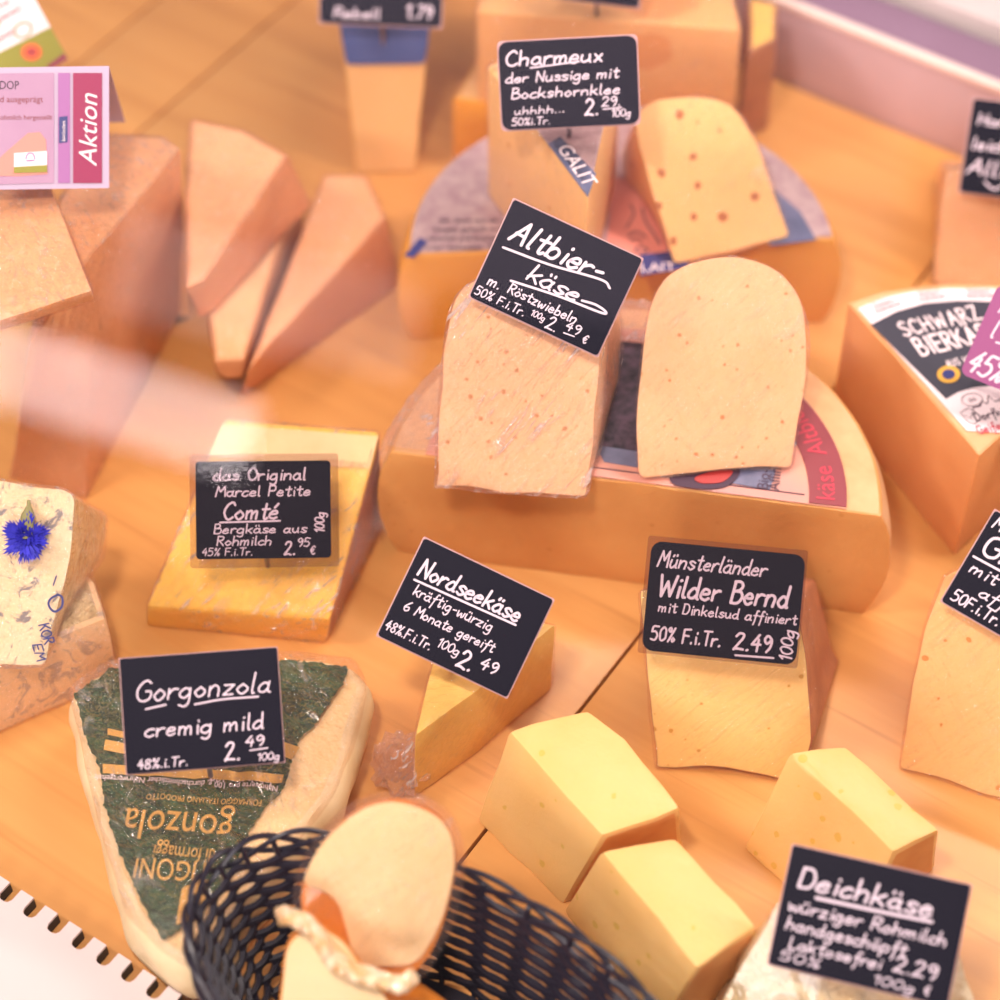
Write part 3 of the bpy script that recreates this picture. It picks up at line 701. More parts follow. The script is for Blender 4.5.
Sign('dark rounded price sign reading Charmeux at the back', [(500, 42), (637, 35), (638, 123), (500, 130)], .2,
     [('Charmeux', 7, 24, 16, 96, {'pen': 2.2}), ('line', [(31, 27), (80, 23)], 1.6), ('der Nussige mit', 6, 41, 11, 112, {'pen': 1.7}), ('Bockshornklee', 11, 57, 11, 108, {'pen': 1.7}), ('uhhhh...', 13, 73, 8, 50, {'pen': 1.4}), ('2.', 84, 77, 17), ('29.', 101, 69, 10, 18), ('line', [(102, 72), (120, 71)], 1.4), ('100g', 110, 80, 8, 19, {'pen': 1.4}), ('50%i.Tr.', 10, 84, 8, 38, {'pen': 1.8})],
     P=at(569, 83, ht+.035), radius=9)
sl = Slab([(675, 263, 6), (655, 200, 20), (637, 140, 12), (636, 114, 10), (656, 101, 10), (700, 95, 16), (733, 105, 16), (756, 140, 20), (775, 195, 20), (789, 236, 6), (760, 243, 10), (735, 254, 10), (706, 257, 8)],
          (675, 263), (789, 238), zB+.003, R(40), .05, (.9, .76), ['side']*13)
th = thing('cheese_piece', 'butter yellow piece with brown herb spots leaning on the rear half wheel', 'cheese', sl.mid)
sl.body(th, M['spotted'], M['spotted'], jit=.001); sl.film(th, M['film_soft'])

# ------------------------------------------------------------------ wedges lying flat and boxes, by their corners: (x, y, z)
def solid(name, label, cat, top, bot, roles, table, film=None, bevel=.002, jit=.0008, group=None, nlev=3, ref=0):
    """top: list of (px, py, z); bot: list of (px, py) on height z0 or None (straight below)"""
    A = []; B = [at(*t) for t in top]
    for i, b in enumerate(bot):
        A.append(at(*b) if isinstance(b, tuple) else Vector((B[i].x, B[i].y, b)))
    n = len(A)
    # denser edges
    A2 = []; B2 = []; r2 = []
    for i in range(n):
        j = (i+1) % n; k = max(1, int((B[j]-B[i]).length/.012))
        for m in range(k): A2.append(A[i].lerp(A[j], m/k)); B2.append(B[i].lerp(B[j], m/k)); r2.append(roles[i])
    th = thing(name, label, cat, sum(A, Vector())/n, group)
    bm, nm = prism(A2, B2, r2, bevel=bevel, jit=jit, nlev=nlev, seed=len(label))
    parts = split_parts(th, bm, nm, table)
    if film: film_over(th, A2, B2, film, nlev=nlev)
    return th, A, B, parts

# Comté
th, A, B, _ = solid('cheese_wedge', 'deep yellow film wrapped wedge lying under the Comté sign', 'cheese', [(147, 606, .021), (330, 620, .023), (380, 431, .07), (225, 419, .07)],
      [(146, 626, 0), (325, 643, 0), (383, 528, 0), 0.0], ['front', 'rind', 'back', 'left'], {'rind': ('rind', M['rind_brown']), 'back': ('rind', M['rind_brown']), '*': ('cut_face', M['comte'])}, M['film2'])
q = [B[3].lerp(B[0], .03), B[2].lerp(B[1], .03), B[2].lerp(B[1], .20), B[2].lerp(B[1], .21).lerp(B[3].lerp(B[0], .21), .35), B[3].lerp(B[0], .20)]
nq = (B[1]-B[0]).cross(B[3]-B[0]).normalized()
plate([p+nq*.0006 for p in q], nq, .0004, M['pale_rind_strip'], 'pale_rind', th)
Sign('dark price sign in a clear sleeve reading Comté on the yellow wedge', [(198, 461), (333, 461), (329, 557), (194, 560)], .078,
     [('das Original', 18, 19, 13, 92, {'pen': 1.8}), ('Marcel Petite', 20, 35, 11, 94, {'pen': 1.8}), ('Comté', 27, 58, 18, 54, {'slant': .25}), ('line', [(24, 61), (84, 60)], 1.8), ('Bergkäse aus', 18, 72, 10, 92, {'pen': 1.7}), ('Rohmilch', 21, 84, 10, 54, {'pen': 1.7}), ('45% F.i.Tr.', 6, 94, 8, 50), ('2.', 88, 94, 14), ('95', 101, 86, 9, 12), ('€', 114, 94, 9), ('100g', 128, 72, 10, 20, {'ang': -1.57, 'pen': 1.6})],
     radius=4, sleeve=(6, 7, 8, 9), pin=.03)
# Nordsee
th, A, B, _ = solid('cheese_wedge', 'yellow wedge with its tip towards the viewer under the Nordseekäse sign', 'cheese', [(414, 737, .045), (478, 690, .046), (556, 624, .047), (446, 610, .046)],
      [(413, 799, 0), (478, 752, 0), (553, 689, 0), 0.0], ['cut', 'cut', 'rind', 'cut'], {'rind': ('rind', M['rind_yellow']), '*': ('cut_face', M['nord'])}, M['film_soft'])
bm = bmesh.new(); bmesh.ops.create_icosphere(bm, subdivisions=4, radius=.012)
for v in bm.verts:
    d = v.co.normalized(); k = 1+.45*noise.noise(d*2.3)+.25*noise.noise(d*6); v.co = Vector((d.x*.9, d.y*1.1, d.z*1.0))*.0125*k + at(400, 764, .012)
bm_link('film_knot', bm, M['film_heavy'], th)
Sign('tilted dark price sign reading Nordseekäse', [(427, 541), (557, 600), (503, 697), (375, 632)], .083,
     [('Nordseekäse', 10, 36, 19, 110, {'pen': 2.6}), ('line', [(9, 42), (120, 39)], 2.2), ('kräftig-würzig', 14, 56, 12, 86, {'pen': 1.4}), ('6 Monate gereift', 12, 74, 11, 98, {'pen': 1.4}), ('48%.F.i.Tr.', 3, 99, 11, 50, {'pen': 1.4}), ('100g', 58, 92, 10, 23, {'pen': 1.3}), ('2.', 84, 101, 19, None, {'pen': 2.6}), ('49', 105, 93, 13, 17, {'pen': 2.2})], radius=3, pin=.04)
# three butter coloured blocks
BT = {'rind': ('rind', M['block_rind']), '*': ('cut_face', M['block'])}
solid('cheese_block', 'large butter yellow block in front, just right of the Nordseekäse wedge', 'cheese', [(508, 730, .055), (602, 836, .055), (681, 808, .055), (626, 738, .055), (588, 709, .055)],
      [(476, 822, 0), (562, 905, 0), (686, 850, 0), .0, .0], ['cut', 'rind', 'cut', 'cut', 'cut'], BT, None, .003, .0012, 'butter yellow cheese blocks')
solid('cheese_block', 'butter yellow block between the black basket and the larger block', 'cheese', [(600, 850, .055), (698, 968, .055), (757, 926, .055), (676, 836, .055)],
      [(562, 912, 0), (652, 1035, 0), (759, 985, 0), .0], ['cut', 'rind', 'cut', 'cut'], BT, None, .003, .0012, 'butter yellow cheese blocks')
solid('cheese_block', 'butter yellow block at the right behind the Deichkäse sign', 'cheese', [(790, 751, .052), (893, 852, .052), (940, 830, .050), (846, 744, .052)],
      [(742, 848, 0), (850, 945, 0), (936, 868, 0), .0], ['cut', 'rind', 'cut', 'cut'], BT, None, .003, .0012, 'butter yellow cheese blocks')
# Wilder Bernd
sl = Slab([(657, 768, 4), (650, 700, 20), (644, 640, 10), (640, 590, 6), (795, 598, 6), (806, 660, 20), (812, 742, 6), (800, 783, 8), (765, 776, 14), (735, 769, 10), (700, 767, 10)], (657, 768), (800, 783), .0005, R(24), .07, (.97, .72), ['side']*11, shift=.013)
th = thing('cheese_piece', 'pale yellow piece with tiny eyes standing under the Wilder Bernd sign', 'cheese', sl.mid)
sl.body(th, M['bernd'], M['rind_brown'], jit=.001); sl.film(th, M['film_soft'])
Sign('dark rounded price sign reading Wilder Bernd', [(650, 530), (802, 546), (799, 655), (643, 641)], .1,
     [('Münsterländer', 8, 25, 17, 108, {'slant': .25, 'pen': 1.9}), ('Wilder Bernd', 11, 54, 23, 130, {'pen': 2.8, 'slant': .16}), ('mit Dinkelsud affiniert', 13, 70, 11, 138), ('50% F.i.Tr.', 8, 99, 15, 70), ('2.49', 92, 100, 18, 36, {'pen': 2.6}), ('line', [(94, 106), (132, 105)], 2), ('100g', 150, 106, 13, 30, {'ang': -1.57, 'pen': 2})],
     P=sl.p(724, 593, .009), radius=11, sleeve=(4, 5, 2, 3))
# Gr... piece at the right edge
sl = Slab([(901, 768, 4), (910, 700, 20), (925, 630, 20), (946, 572, 10), (1090, 590, 10), (1112, 826, 10), (1050, 812, 14), (980, 793, 14), (940, 777, 12)], (901, 768), (1050, 812), .0005, R(28), .08, (.9, .72), ['side']*9)
th = thing('cheese_piece', 'orange-yellow film wrapped piece at the right edge under a cut-off sign', 'cheese', sl.mid)
sl.body(th, M['gr'], M['gr'], jit=.001); sl.film(th, M['film_soft'])
Sign('tilted dark price sign cut by the right edge, reading Gr', [(1000, 502), (1134, 580), (1080, 670), (941, 592)], .1,
     [('M', 6, 16, 14), ('Gr', 8, 44, 24, 34, {'pen': 3}), ('line', [(5, 51), (90, 49)], 2.4), ('mit K', 9, 66, 13, 50, {'pen': 1.9}), ('aff.', 30, 83, 13, 34, {'pen': 1.9}), ('50F.i.Tr.', 7, 100, 13, 54, {'pen': 2})], P=sl.p(1038, 586, .010), radius=3)
# round beer cheese at the right
zS = .075; arcp = [(848, 303), (880, 291), (912, 286), (945, 283), (985, 283), (1030, 287), (1080, 296), (1120, 330)]
th, A, B, _ = solid('cheese_wedge', 'big flat wedge of beer cheese with a dark lettered label, at the right edge', 'cheese', [(x, y, zS) for x, y in arcp]+[(979, 456, zS)], [0.0]*9,
      ['rind']*7+['cutr', 'cut'], {'cut': ('cut_face', M['schwarz_cut']), 'cutr': ('cut_face', M['schwarz_cut']), '*': ('rind', M['rind'])}, None, .0015)
z = zS+.0004
lab = px_plate([(858, 309), (884, 298), (914, 292), (946, 289), (990, 289), (1040, 294), (1080, 304), (1040, 404), (1000, 433), (967, 431)], z, .0004, M['white_print'], 'round_label', th)
px_plate([(871, 325), (896, 312), (924, 304), (958, 301), (1000, 302), (1040, 308), (1060, 330), (1030, 392), (1000, 385), (976, 387), (958, 392), (946, 399)], z+.0005, .0003, M['slate_print'], 'dark_field', lab)
sx = (at(970, 330, z)-at(905, 345, z)).normalized(); sy = Vector((sx.y, -sx.x, 0))
def on_lab(px, py, off=.0012): 
    o = at(px, py, z+off); return lambda p: o+sx*p.x*.00054+sy*p.y*.00072
write_on(lab, 'lettering', [('SCHWARZ', 0, 0, 14, 76, {'slant': -.1, 'wob': .1, 'pen': 1.9, 'gap': 2.6}), ('BIERKÄSE', 5, 20, 17, 78, {'slant': -.1, 'wob': .1, 'pen': 2.4, 'gap': 2}), ('AUS HEUMILCH', 21, 35, 6, 50, {'slant': 0, 'wob': 0, 'pen': 1, 'gap': 2.4})], on_lab(905, 336), M['white_print'])
def circle(px, py, rx, ry, n=20): return [(px+rx*math.cos(2*math.pi*k/n), py+ry*math.sin(2*math.pi*k/n)) for k in range(n)]
px_plate(circle(948.5, 374.5, 11.5, 8.5), z+.001, .0003, M['gold'], 'round_seal', lab); px_plate(circle(948.5, 374.5, 6.5, 4.8), z+.0014, .0003, M['navy'], 'seal_centre', lab)
for k, (x, y) in enumerate(((874, 309), (918, 297), (966, 293))):
    o = at(x, y, z+.001); fx = (at(x+10, y-(3.6 if k == 0 else 1.6 if k == 1 else .2), z+.001)-o).normalized(); fy = Vector((fx.y, -fx.x, 0))
    ff = lambda p, o=o, fx=fx, fy=fy: o+fx*p.x*.00033+fy*p.y*.00046
    write_on(lab, 'village_drawing', [('line', [(0, -5), (5, -9), (10, -6), (16, -11), (22, -7), (28, -11), (34, -5)], .5), ('Dorfkäserei', 4, -1, 4.5, 32, {'pen': .9})], ff, M['ink'])
    write_on(lab, 'red_lettering', [('Geifertshofen', 0, 6, 5, 42, {'pen': .9})], ff, M['red_ink'])
o = at(977, 421, z+.001); ff = lambda p: o+sx*p.x*.0004+sy*p.y*.0006
write_on(lab, 'village_drawing', [('line', [(4, -8), (4, -14), (14, -14), (18, -18), (24, -15), (30, -22), (34, -15), (46, -17)], 1.0), ('Dorfkäserei', 0, 0, 9, 70, {'slant': 0, 'pen': 1.8, 'wob': 0})], ff, M['ink'])
write_on(lab, 'red_lettering', [('Geifertshofen', -6, 13, 9, 80, {'slant': 0, 'pen': 1.7, 'wob': 0})], ff, M['red_ink'])
write_on(lab, 'seal_outline', [('line', [Vector(q) for q in circle(0, 0, 15, 8)]+[Vector((15, 0)), Vector((14.3, 2.5))], .8), ('line', [(-26, 12), (-10, 10), (-12, 28), (-22, 26), (-26, 12)], .8), ('EG', -5, 2, 4, 10, {'pen': .7}), ('line', [(-22, 16), (-19, 20), (-15, 21), (-13, 16)], .7)], lambda p, o=at(972, 399.5, z+.001): o+sx*p.x*.00034+sy*p.y*.0005, M['ink'])
Sign('violet price sign on the round beer cheese label', [(997, 284), (1120, 332), (1082, 424), (960, 373)], zS+.035, [('M', 12, 26, 16), ('l', 14, 52, 20), ('-', 20, 62, 20), ('45%', 4, 92, 24, 36, {'pen': 3, 'slant': .3})], card='violet_sign', radius=8, pin=.03, edge=0)
# piece behind it
sl = Slab([(934, 284, 4), (938, 230, 20), (948, 170, 10), (1080, 176, 10), (1085, 300, 6)], (934, 286), (1085, 300), .0005, R(24), .07, (.95, .74), ['side']*5)
th = thing('cheese_piece', 'pinkish film wrapped piece at the upper right behind the round beer cheese', 'cheese', sl.mid)
sl.body(th, M['altbier'], M['altbier']); sl.film(th, M['film'])
Sign('dark price sign cut by the right edge at the upper right', [(974, 92), (1096, 104), (1080, 200), (955, 182)], .13, [('Harr', 8, 25, 12, 34, {'pen': 2.6}), ('leicht', 6, 50, 13, 44), ('Alls', 4, 75, 16, 44), ('line', [(24, 82), (34, 88), (44, 82)], 2)], P=sl.p(1026, 146, .012), radius=3)

# ------------------------------------------------------------------ back row
th, A, B, _ = solid('cheese_block', 'tall orange-yellow block at the back, film wrapped, behind the Charmeux sign', 'cheese', [(476, 12, .11), (742, 30, .11), (716, -80, .11), (500, -95, .11)], [0.0]*4, ['cut']*4, {'*': ('cut_face', M['back_block'])}, M['film_soft'], .003)
solid('cheese_wedge', 'short yellow wedge at the back between the blue wrapped piece and the Charmeux sign', 'cheese', [(452, 99, .05), (500, 104, .05), (530, 70, .05), (484, 46, .05)], [0.0]*4, ['rind', 'cut', 'cut', 'cut'], {'rind': ('rind', M['rind_yellow']), '*': ('cut_face', M['gr'])}, M['film_soft'], .002)
solid('cheese_wedge', 'film wrapped yellow wedge with brown rind at the back beside the tall block', 'cheese', [(748, 54, .085), (776, 40, .085), (778, 4, .085), (748, -4, .085)], [(736, 142, 0), (768, 128, 0), .0, .0], ['cut', 'rind', 'cut', 'cut'], {'*': ('rind', M['rind_brown']), 'top': ('cut_face', M['nord'])}, M['film_soft'], .002)
Sign('dark price sign at the top edge on the tall block', [(560, -78), (646, -66), (640, 6), (552, -4)], .15, [('natur', 8, 30, 14, 50)], radius=3, P=at(600, -34, .145))
sl = Slab([(357, 173, 4), (340, 20, 6), (430, 18, 6), (415, 172, 4)], (357, 173), (415, 172), .0005, R(10), .09, (.9, .95), ['side']*4)
th = thing('cheese_wedge', 'tall pale wedge with a blue wrapper at its upper end, at the back left', 'cheese', sl.mid)
sl.body(th, M['back_block'], M['rind_yellow'], jit=.0006)
q = [sl.p(*c) for c in ((346.5, 63), (339, 16), (431, 14), (424.5, 62))]
bk = [p-sl.out*.075 for p in q]; q2 = [p+sl.n*.002 for p in q]
c0 = sum(q2+bk, Vector())/8
bm, nm = prism(bk, [c0+(p-c0)*1.03 for p in q2], None, bevel=.003, jit=.001, nlev=3); bm_link('blue_wrapper', bm, M['blue_wrap'], th)
Sign('dark price sign cut by the top edge above the blue wrapper', [(320, -70), (446, -66), (440, 15), (323, 9)], .16, [('natur belassen', 10, 36, 14, 90), ('Rebell', 14, 74, 11, 46, {'pen': 2.6}), ('1.79', 86, 72, 14, 26, {'pen': 2.4})], P=sl.p(382, -28, .015), radius=5)

# ------------------------------------------------------------------ hard cheese at the left
PT = {'top': ('cut_face', M['parm']), 'cut': ('cut_side', M['parm_shaded']), '*': ('rind', M['parm_rind'])}
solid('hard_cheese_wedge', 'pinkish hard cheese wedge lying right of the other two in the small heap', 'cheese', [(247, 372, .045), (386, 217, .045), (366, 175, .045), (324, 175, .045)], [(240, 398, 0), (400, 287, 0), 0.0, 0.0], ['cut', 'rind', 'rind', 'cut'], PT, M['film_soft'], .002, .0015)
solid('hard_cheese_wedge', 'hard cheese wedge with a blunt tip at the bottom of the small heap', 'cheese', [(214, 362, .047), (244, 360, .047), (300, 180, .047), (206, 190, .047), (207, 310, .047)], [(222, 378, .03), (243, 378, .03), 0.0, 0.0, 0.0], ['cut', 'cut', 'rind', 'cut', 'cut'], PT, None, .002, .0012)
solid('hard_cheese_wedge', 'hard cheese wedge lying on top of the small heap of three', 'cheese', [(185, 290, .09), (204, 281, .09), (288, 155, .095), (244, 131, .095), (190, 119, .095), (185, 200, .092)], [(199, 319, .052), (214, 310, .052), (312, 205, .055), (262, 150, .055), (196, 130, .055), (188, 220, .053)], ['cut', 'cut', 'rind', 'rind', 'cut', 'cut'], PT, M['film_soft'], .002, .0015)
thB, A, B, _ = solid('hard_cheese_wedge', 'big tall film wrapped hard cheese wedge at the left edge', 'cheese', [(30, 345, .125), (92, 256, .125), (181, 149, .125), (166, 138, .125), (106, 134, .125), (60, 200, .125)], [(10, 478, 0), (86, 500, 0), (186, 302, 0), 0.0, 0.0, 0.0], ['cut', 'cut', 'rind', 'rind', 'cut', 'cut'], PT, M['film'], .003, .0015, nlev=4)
th, A, B, _ = solid('hard_cheese_wedge', 'sharp pale film wrapped piece under the pink Aktion card', 'cheese', [(-26, 329, .150), (92, 291, .150), (50, 186, .152), (-26, 184, .152)], [(-26, 340, .138), (94, 300, .138), .128, .128], ['cut', 'cut', 'cut', 'cut'], {'*': ('cut_face', M['parm'])}, M['film'], .0015, .0006)
# folded offer card
P = at(52, 128, .185); n = (CAM-P).normalized()
def fc(px, py, off=0): return onplane(px, py, P, n)+n*off
th = thing('offer_card', 'pink folded card reading Aktion at the left edge', 'price sign', fc(40, 189))
plate([fc(*c) for c in ((-34, 68), (109, 66), (109, 188), (-34, 190))], n, .0006, M['pale_card'], 'front_panel', th)
ub = -(CAM-P); ub.z = 0; ub.normalize()
b0, b1 = fc(109, 66.4), fc(-34, 68.4); e0 = (fc(109, 188)-b0)
low = lambda p: p + ub*.045 - Z*.07 + (fc(119, 66)-b0)*1.1
plate([b0, b1, low(b1), low(b0)], (b1-b0).cross(low(b0)-b0).normalized(), .0005, M['pale_card'], 'back_panel', th)
pr = plate([fc(*c, .0009) for c in ((-28, 74), (54, 73), (54, 183), (-28, 185))], n, .0002, M['pink_card'], 'pink_field', th)
plate([fc(*c, .0009) for c in ((58, 73), (70, 73), (70, 183), (58, 183))], n, .0002, M['mauve'], 'mauve_strip', th)
plate([fc(*c, .0009) for c in ((73, 73), (102, 73), (102, 183), (73, 183))], n, .0002, M['magenta'], 'magenta_field', th)
plate([fc(*c, .0012) for c in ((59, 117), (67.5, 116), (67.5, 142), (59, 143))], n, .0002, M['navy'], 'navy_patch', th)
exf = (fc(100, 100)-fc(0, 100)).normalized(); eyf = (fc(0, 200)-fc(0, 100)).normalized(); kpx = (fc(100, 100)-fc(0, 100)).length/100
def ff(off=.0013): return lambda p: P+exf*((p.x-52)*kpx)+eyf*((p.y-128)*kpx)+n*off
printed(th, 'offer_lettering', [('Aktion', 97, 167, 26, 74, -math.pi/2, .3)], ff(), M['white_print'])
printed(th, 'lettering', [('DOP', 0, 89, 12, 19, 0, 0)], ff(), M['ink'])
printed(th, 'lettering', [('und ausgeprägt', -8, 102, 9, 51, 0, 0)], ff(), M['maroon'])
printed(th, 'lettering', [('mit Rohmilch hergestellt', -14, 119.5, 7, 66, 0, 0)], ff(), M['maroon'])
printed(th, 'patch_lettering', [('bioladen', 65.2, 141, 5, 20, -math.pi/2, 0)], ff(.0016), M['white_print'])
pc = plate([fc(*c, .0012) for c in ((-20, 176), (6, 152), (28, 133), (40, 132), (46, 140), (47.5, 174), (20, 176))], n, .0002, M['rose_print'], 'cheese_picture', th)
plate([fc(*c, .0015) for c in ((14, 153), (47, 151), (47, 172), (14, 173))], n, .0002, M['white_print'], 'picture_label', th)
plate([fc(*c, .0018) for c in ((14, 167), (47, 165), (47, 172), (14, 173))], n, .0002, M['olive'], 'picture_band', th)
write_on(th, 'picture_mark', [('line', [(26, 159), (28, 154), (33, 154), (35, 159)], 1.2), ('line', [(27, 161), (34, 160.6)], 1.4)], ff(.0018), M['mauve'], 1)
# card behind it
P2 = at(20, 20, .15); n2 = (CAM-P2).normalized()
def fd(px, py, off=0): return onplane(px, py, P2, n2)+n2*off
th = thing('brochure_card', 'white and olive green card behind the pink Aktion card', 'price sign', fd(0, 60))
plate([fd(*c) for c in ((-40, -40), (14, -40), (68, 59), (-30, 110))], n2, .0006, M['white_print'], 'card', th)
plate([fd(*c, .0009) for c in ((-40, 72), (50.5, 27), (68, 59), (-30, 110))], n2, .0002, M['olive'], 'olive_band', th)
plate([fd(*c, .0012) for c in ((46, 66), (63.5, 53), (68, 59), (50, 70))], n2, .0002, M['maroon'], 'maroon_corner', th)
plate([fd(*q, .0012) for q in circle(31.5, 52, 10.5, 9)], n2, .0002, M['orange_print'], 'round_seal', th)
plate([fd(*q, .0015) for q in circle(31.5, 52, 5, 4.2)], n2, .0002, M['red_print'], 'seal_centre', th)
exd = (fd(36, 0)-fd(0, 20)).normalized(); eyd = n2.cross(exd); eyd = eyd if eyd.dot(fd(0, 10)-fd(0, 0)) > 0 else -eyd; kd = (fd(100, 0)-fd(0, 0)).length/100
def fdd(px, py): return lambda p, o=fd(px, py, .001): o+exd*(p.x*kd)+eyd*(p.y*kd)
printed(th, 'lettering', [('PARMIGIANO', 0, 0, 8, 58, 0, 0)], fdd(-28, 38), M['maroon']); printed(th, 'lettering', [('REGGIANO', 0, 0, 8, 40, 0, 0)], fdd(-18, 52), M['maroon']); printed(th, 'lettering', [('PARMA', 0, 0, 7, 26, 0, 0)], fdd(-12, 16), M['maroon'])
write_on(th, 'lime_ring', [('line', [Vector(q) for q in circle(0, 0, 9, 7)]+[Vector((9, 0)), Vector((8.5, 2))], 1.4), ('line', [Vector(q)+Vector((-26, -20)) for q in circle(0, 0, 9, 7)]+[Vector((-17, -20))], 1.4)], fdd(23, 30), M['olive'])

# ------------------------------------------------------------------ blue cheese at the left
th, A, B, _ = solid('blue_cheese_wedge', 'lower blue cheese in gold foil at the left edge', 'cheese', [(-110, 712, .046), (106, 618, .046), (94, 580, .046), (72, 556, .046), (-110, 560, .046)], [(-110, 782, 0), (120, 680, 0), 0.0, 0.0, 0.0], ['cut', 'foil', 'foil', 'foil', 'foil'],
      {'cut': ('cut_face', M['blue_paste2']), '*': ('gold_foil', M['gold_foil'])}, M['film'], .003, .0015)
sl = Slab([(-90, 664, 4), (-90, 478, 6), (0, 480, 6), (64, 490, 8), (74, 498, 8), (72, 540, 20), (60, 600, 20), (50, 640, 10), (45, 664, 6), (20, 666, 10), (-20, 664, 8)], (-60, 666), (44, 666), .049, R(42), .045, (1.0, .8), ['side']*11)
sl.back = [p + Vector((.006, 0, 0)) for p in sl.back]
th = thing('blue_cheese_wedge', 'upper blue cheese with a blue flower on its white face', 'cheese', sl.mid)
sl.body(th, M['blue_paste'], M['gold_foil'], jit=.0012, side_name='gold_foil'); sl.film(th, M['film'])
write_on(th, 'film_lettering', [('I', 0, 0, 10, 5), ('O', -3, 26, 18, 14), ('KOR', -12, 40, 11, 20, {'ang': 1.25}), ('EM', -18, 60, 10, 16, {'ang': 1.3})], lambda p: sl.p(52+p.x, 584+p.y, .0032), M['navy'], 2.2)
# cornflower
fc0 = sl.p(29, 536, .004); fn = sl.n
th = thing('cornflower', 'blue cornflower blossom lying on the upper blue cheese', 'flower', sl.p(29, 536, .002))
fx = (sl.b-sl.a).normalized(); fy = fn.cross(fx)
bm = bmesh.new(); rnd = random.Random(5)
for k in range(120):
    an = rnd.uniform(0, 2*math.pi); el = rnd.uniform(.1, 1.2); ln = rnd.uniform(.007, .0125)*(1 if el < .8 else .7); wd = rnd.uniform(.0012, .0024)
    d = (fx*math.cos(an)+fy*math.sin(an))*math.cos(el)+fn*math.sin(el); sd = d.cross(fn).normalized(); up = sd.cross(d)
    a = fc0+d*.0012; mid = fc0+d*ln*.55+up*.0006
    v = [bm.verts.new(q) for q in (a-sd*.0003, a+sd*.0003, mid+sd*wd*.4, fc0+d*ln+sd*wd*.9, fc0+d*ln*.82+sd*wd*.35, fc0+d*ln*1.06, fc0+d*ln*.82-sd*wd*.35, fc0+d*ln-sd*wd*.9, mid-sd*wd*.4)]
    bm.faces.new(v)
bm_link('petals', bm, M['blue_petal'], th)
bm = bmesh.new(); e = sl.p(30, 514, .005); tube(bm, [fc0+fn*.001, e, sl.p(31, 505, .004)], [.0032, .0030, .0012], 8); tube(bm, [sl.p(31, 506, .004), sl.p(30, 499, .003)], .0008, 6); bm_link('calyx', bm, M['stem'], th)

# ------------------------------------------------------------------ gorgonzola
zg = .036
ol = [(73, 694, 6), (112, 667, 10), (200, 660, 20), (300, 660, 20), (354, 666, 8), (364, 686, 8), (352, 735, 14), (330, 792, 18), (262, 876, 14), (206, 952, 14), (186, 961, 10), (164, 948, 10), (128, 906, 16), (104, 830, 20), (88, 760, 16)]
pts, _ = rounded(ol, None, 10); B = [at(p.x, p.y, zg) for p in pts]; A = [Vector((p.x, p.y, 0)) for p in B]
th = thing('gorgonzola_wedge', 'green foil wrapped wedge under the Gorgonzola sign', 'cheese', sum(A, Vector())/len(A))
bm, nm = prism(A, B, None, top='top', prof=lambda t: .004*math.sin(math.pi*t)**.7, nlev=6, bevel=.003, jit=.0028, seed=4)
split_parts(th, bm, nm, {'top': ('cut_face', M['gorg_paste']), '*': ('white_wrap', M['gorg'])})
def gz(p): return .0022*abs(noise.noise(Vector((p.x*52, p.y*26, 3))))+.0016*abs(noise.noise(Vector((p.x*100+p.y*30, p.y*80, 8))))
lo = [(74, 694), (112, 668), (200, 661), (300, 661), (348, 668), (345, 684), (332, 700), (318, 722), (298, 744), (290, 768), (284, 790), (262, 812), (246, 838), (238, 862), (222, 890), (196, 918), (163, 941), (146, 912), (132, 880), (118, 850), (104, 806), (100, 770), (88, 744)]
def on_g(px, py, off=.0):
    p = at(px, py, zg+.0016+off); p.z += gz(p) if off else 0; return p
def lay(p, off=.0005): return Vector((p.x, p.y, zg+.0016+off+gz(p)))
lp, _ = rounded([(x, y, 3) for x, y in lo], None, 3); rnd = random.Random(3)
c = Vector((190, 770)); ring = [on_g(p.x+rnd.uniform(-1.5, 1.5), p.y+rnd.uniform(-1.5, 1.5)) for p in lp]
# crumpled sheet: rings shrinking to the middle with a wavy height
bm = bmesh.new(); rows = []; cw = on_g(190, 770)
for k in range(36):
    f = 1-k/36; rows.append([bm.verts.new(cw.lerp(p, f)) for p in ring])
for rw in rows:
    for v in rw: v.co.z += gz(v.co)
m = len(ring)
for k in range(35):
    for i in range(m): bm.faces.new((rows[k][i], rows[k][(i+1) % m], rows[k+1][(i+1) % m], rows[k+1][i]))
bm.faces.new(rows[-1])
bmesh.ops.recalc_face_normals(bm, faces=bm.faces)
if sum((f.normal.z for f in bm.faces)) < 0: bmesh.ops.reverse_faces(bm, faces=bm.faces)
foil = bm_link('green_foil_label', bm, M['green_foil'], th, sharp=80)
def drape(quad, mat, name, off=.0006, nx=40):
    bm = bmesh.new(); a, b, cc, d = [Vector(q) for q in quad]; g = []
    for i in range(nx+1):
        for j in range(3):
            p = a.lerp(b, i/nx).lerp(d.lerp(cc, i/nx), j/2); g.append(bm.verts.new(on_g(p.x, p.y, off)))
    for i in range(nx):
        for j in range(2): bm.faces.new((g[i*3+j], g[i*3+j+1], g[i*3+j+4], g[i*3+j+3]))
    return bm_link(name, bm, mat, foil)
drape([(103, 765), (284, 775), (282, 784), (103, 774)], M['gold_print'], 'gold_band'); drape([(106, 742), (132, 745), (130, 755), (104, 752)], M['gold_print'], 'gold_band'); drape([(108, 730), (132, 733), (131, 740), (108, 737)], M['gold_print'], 'gold_band'); drape([(284, 742), (300, 748), (292, 760), (282, 756)], M['gold_print'], 'gold_band')
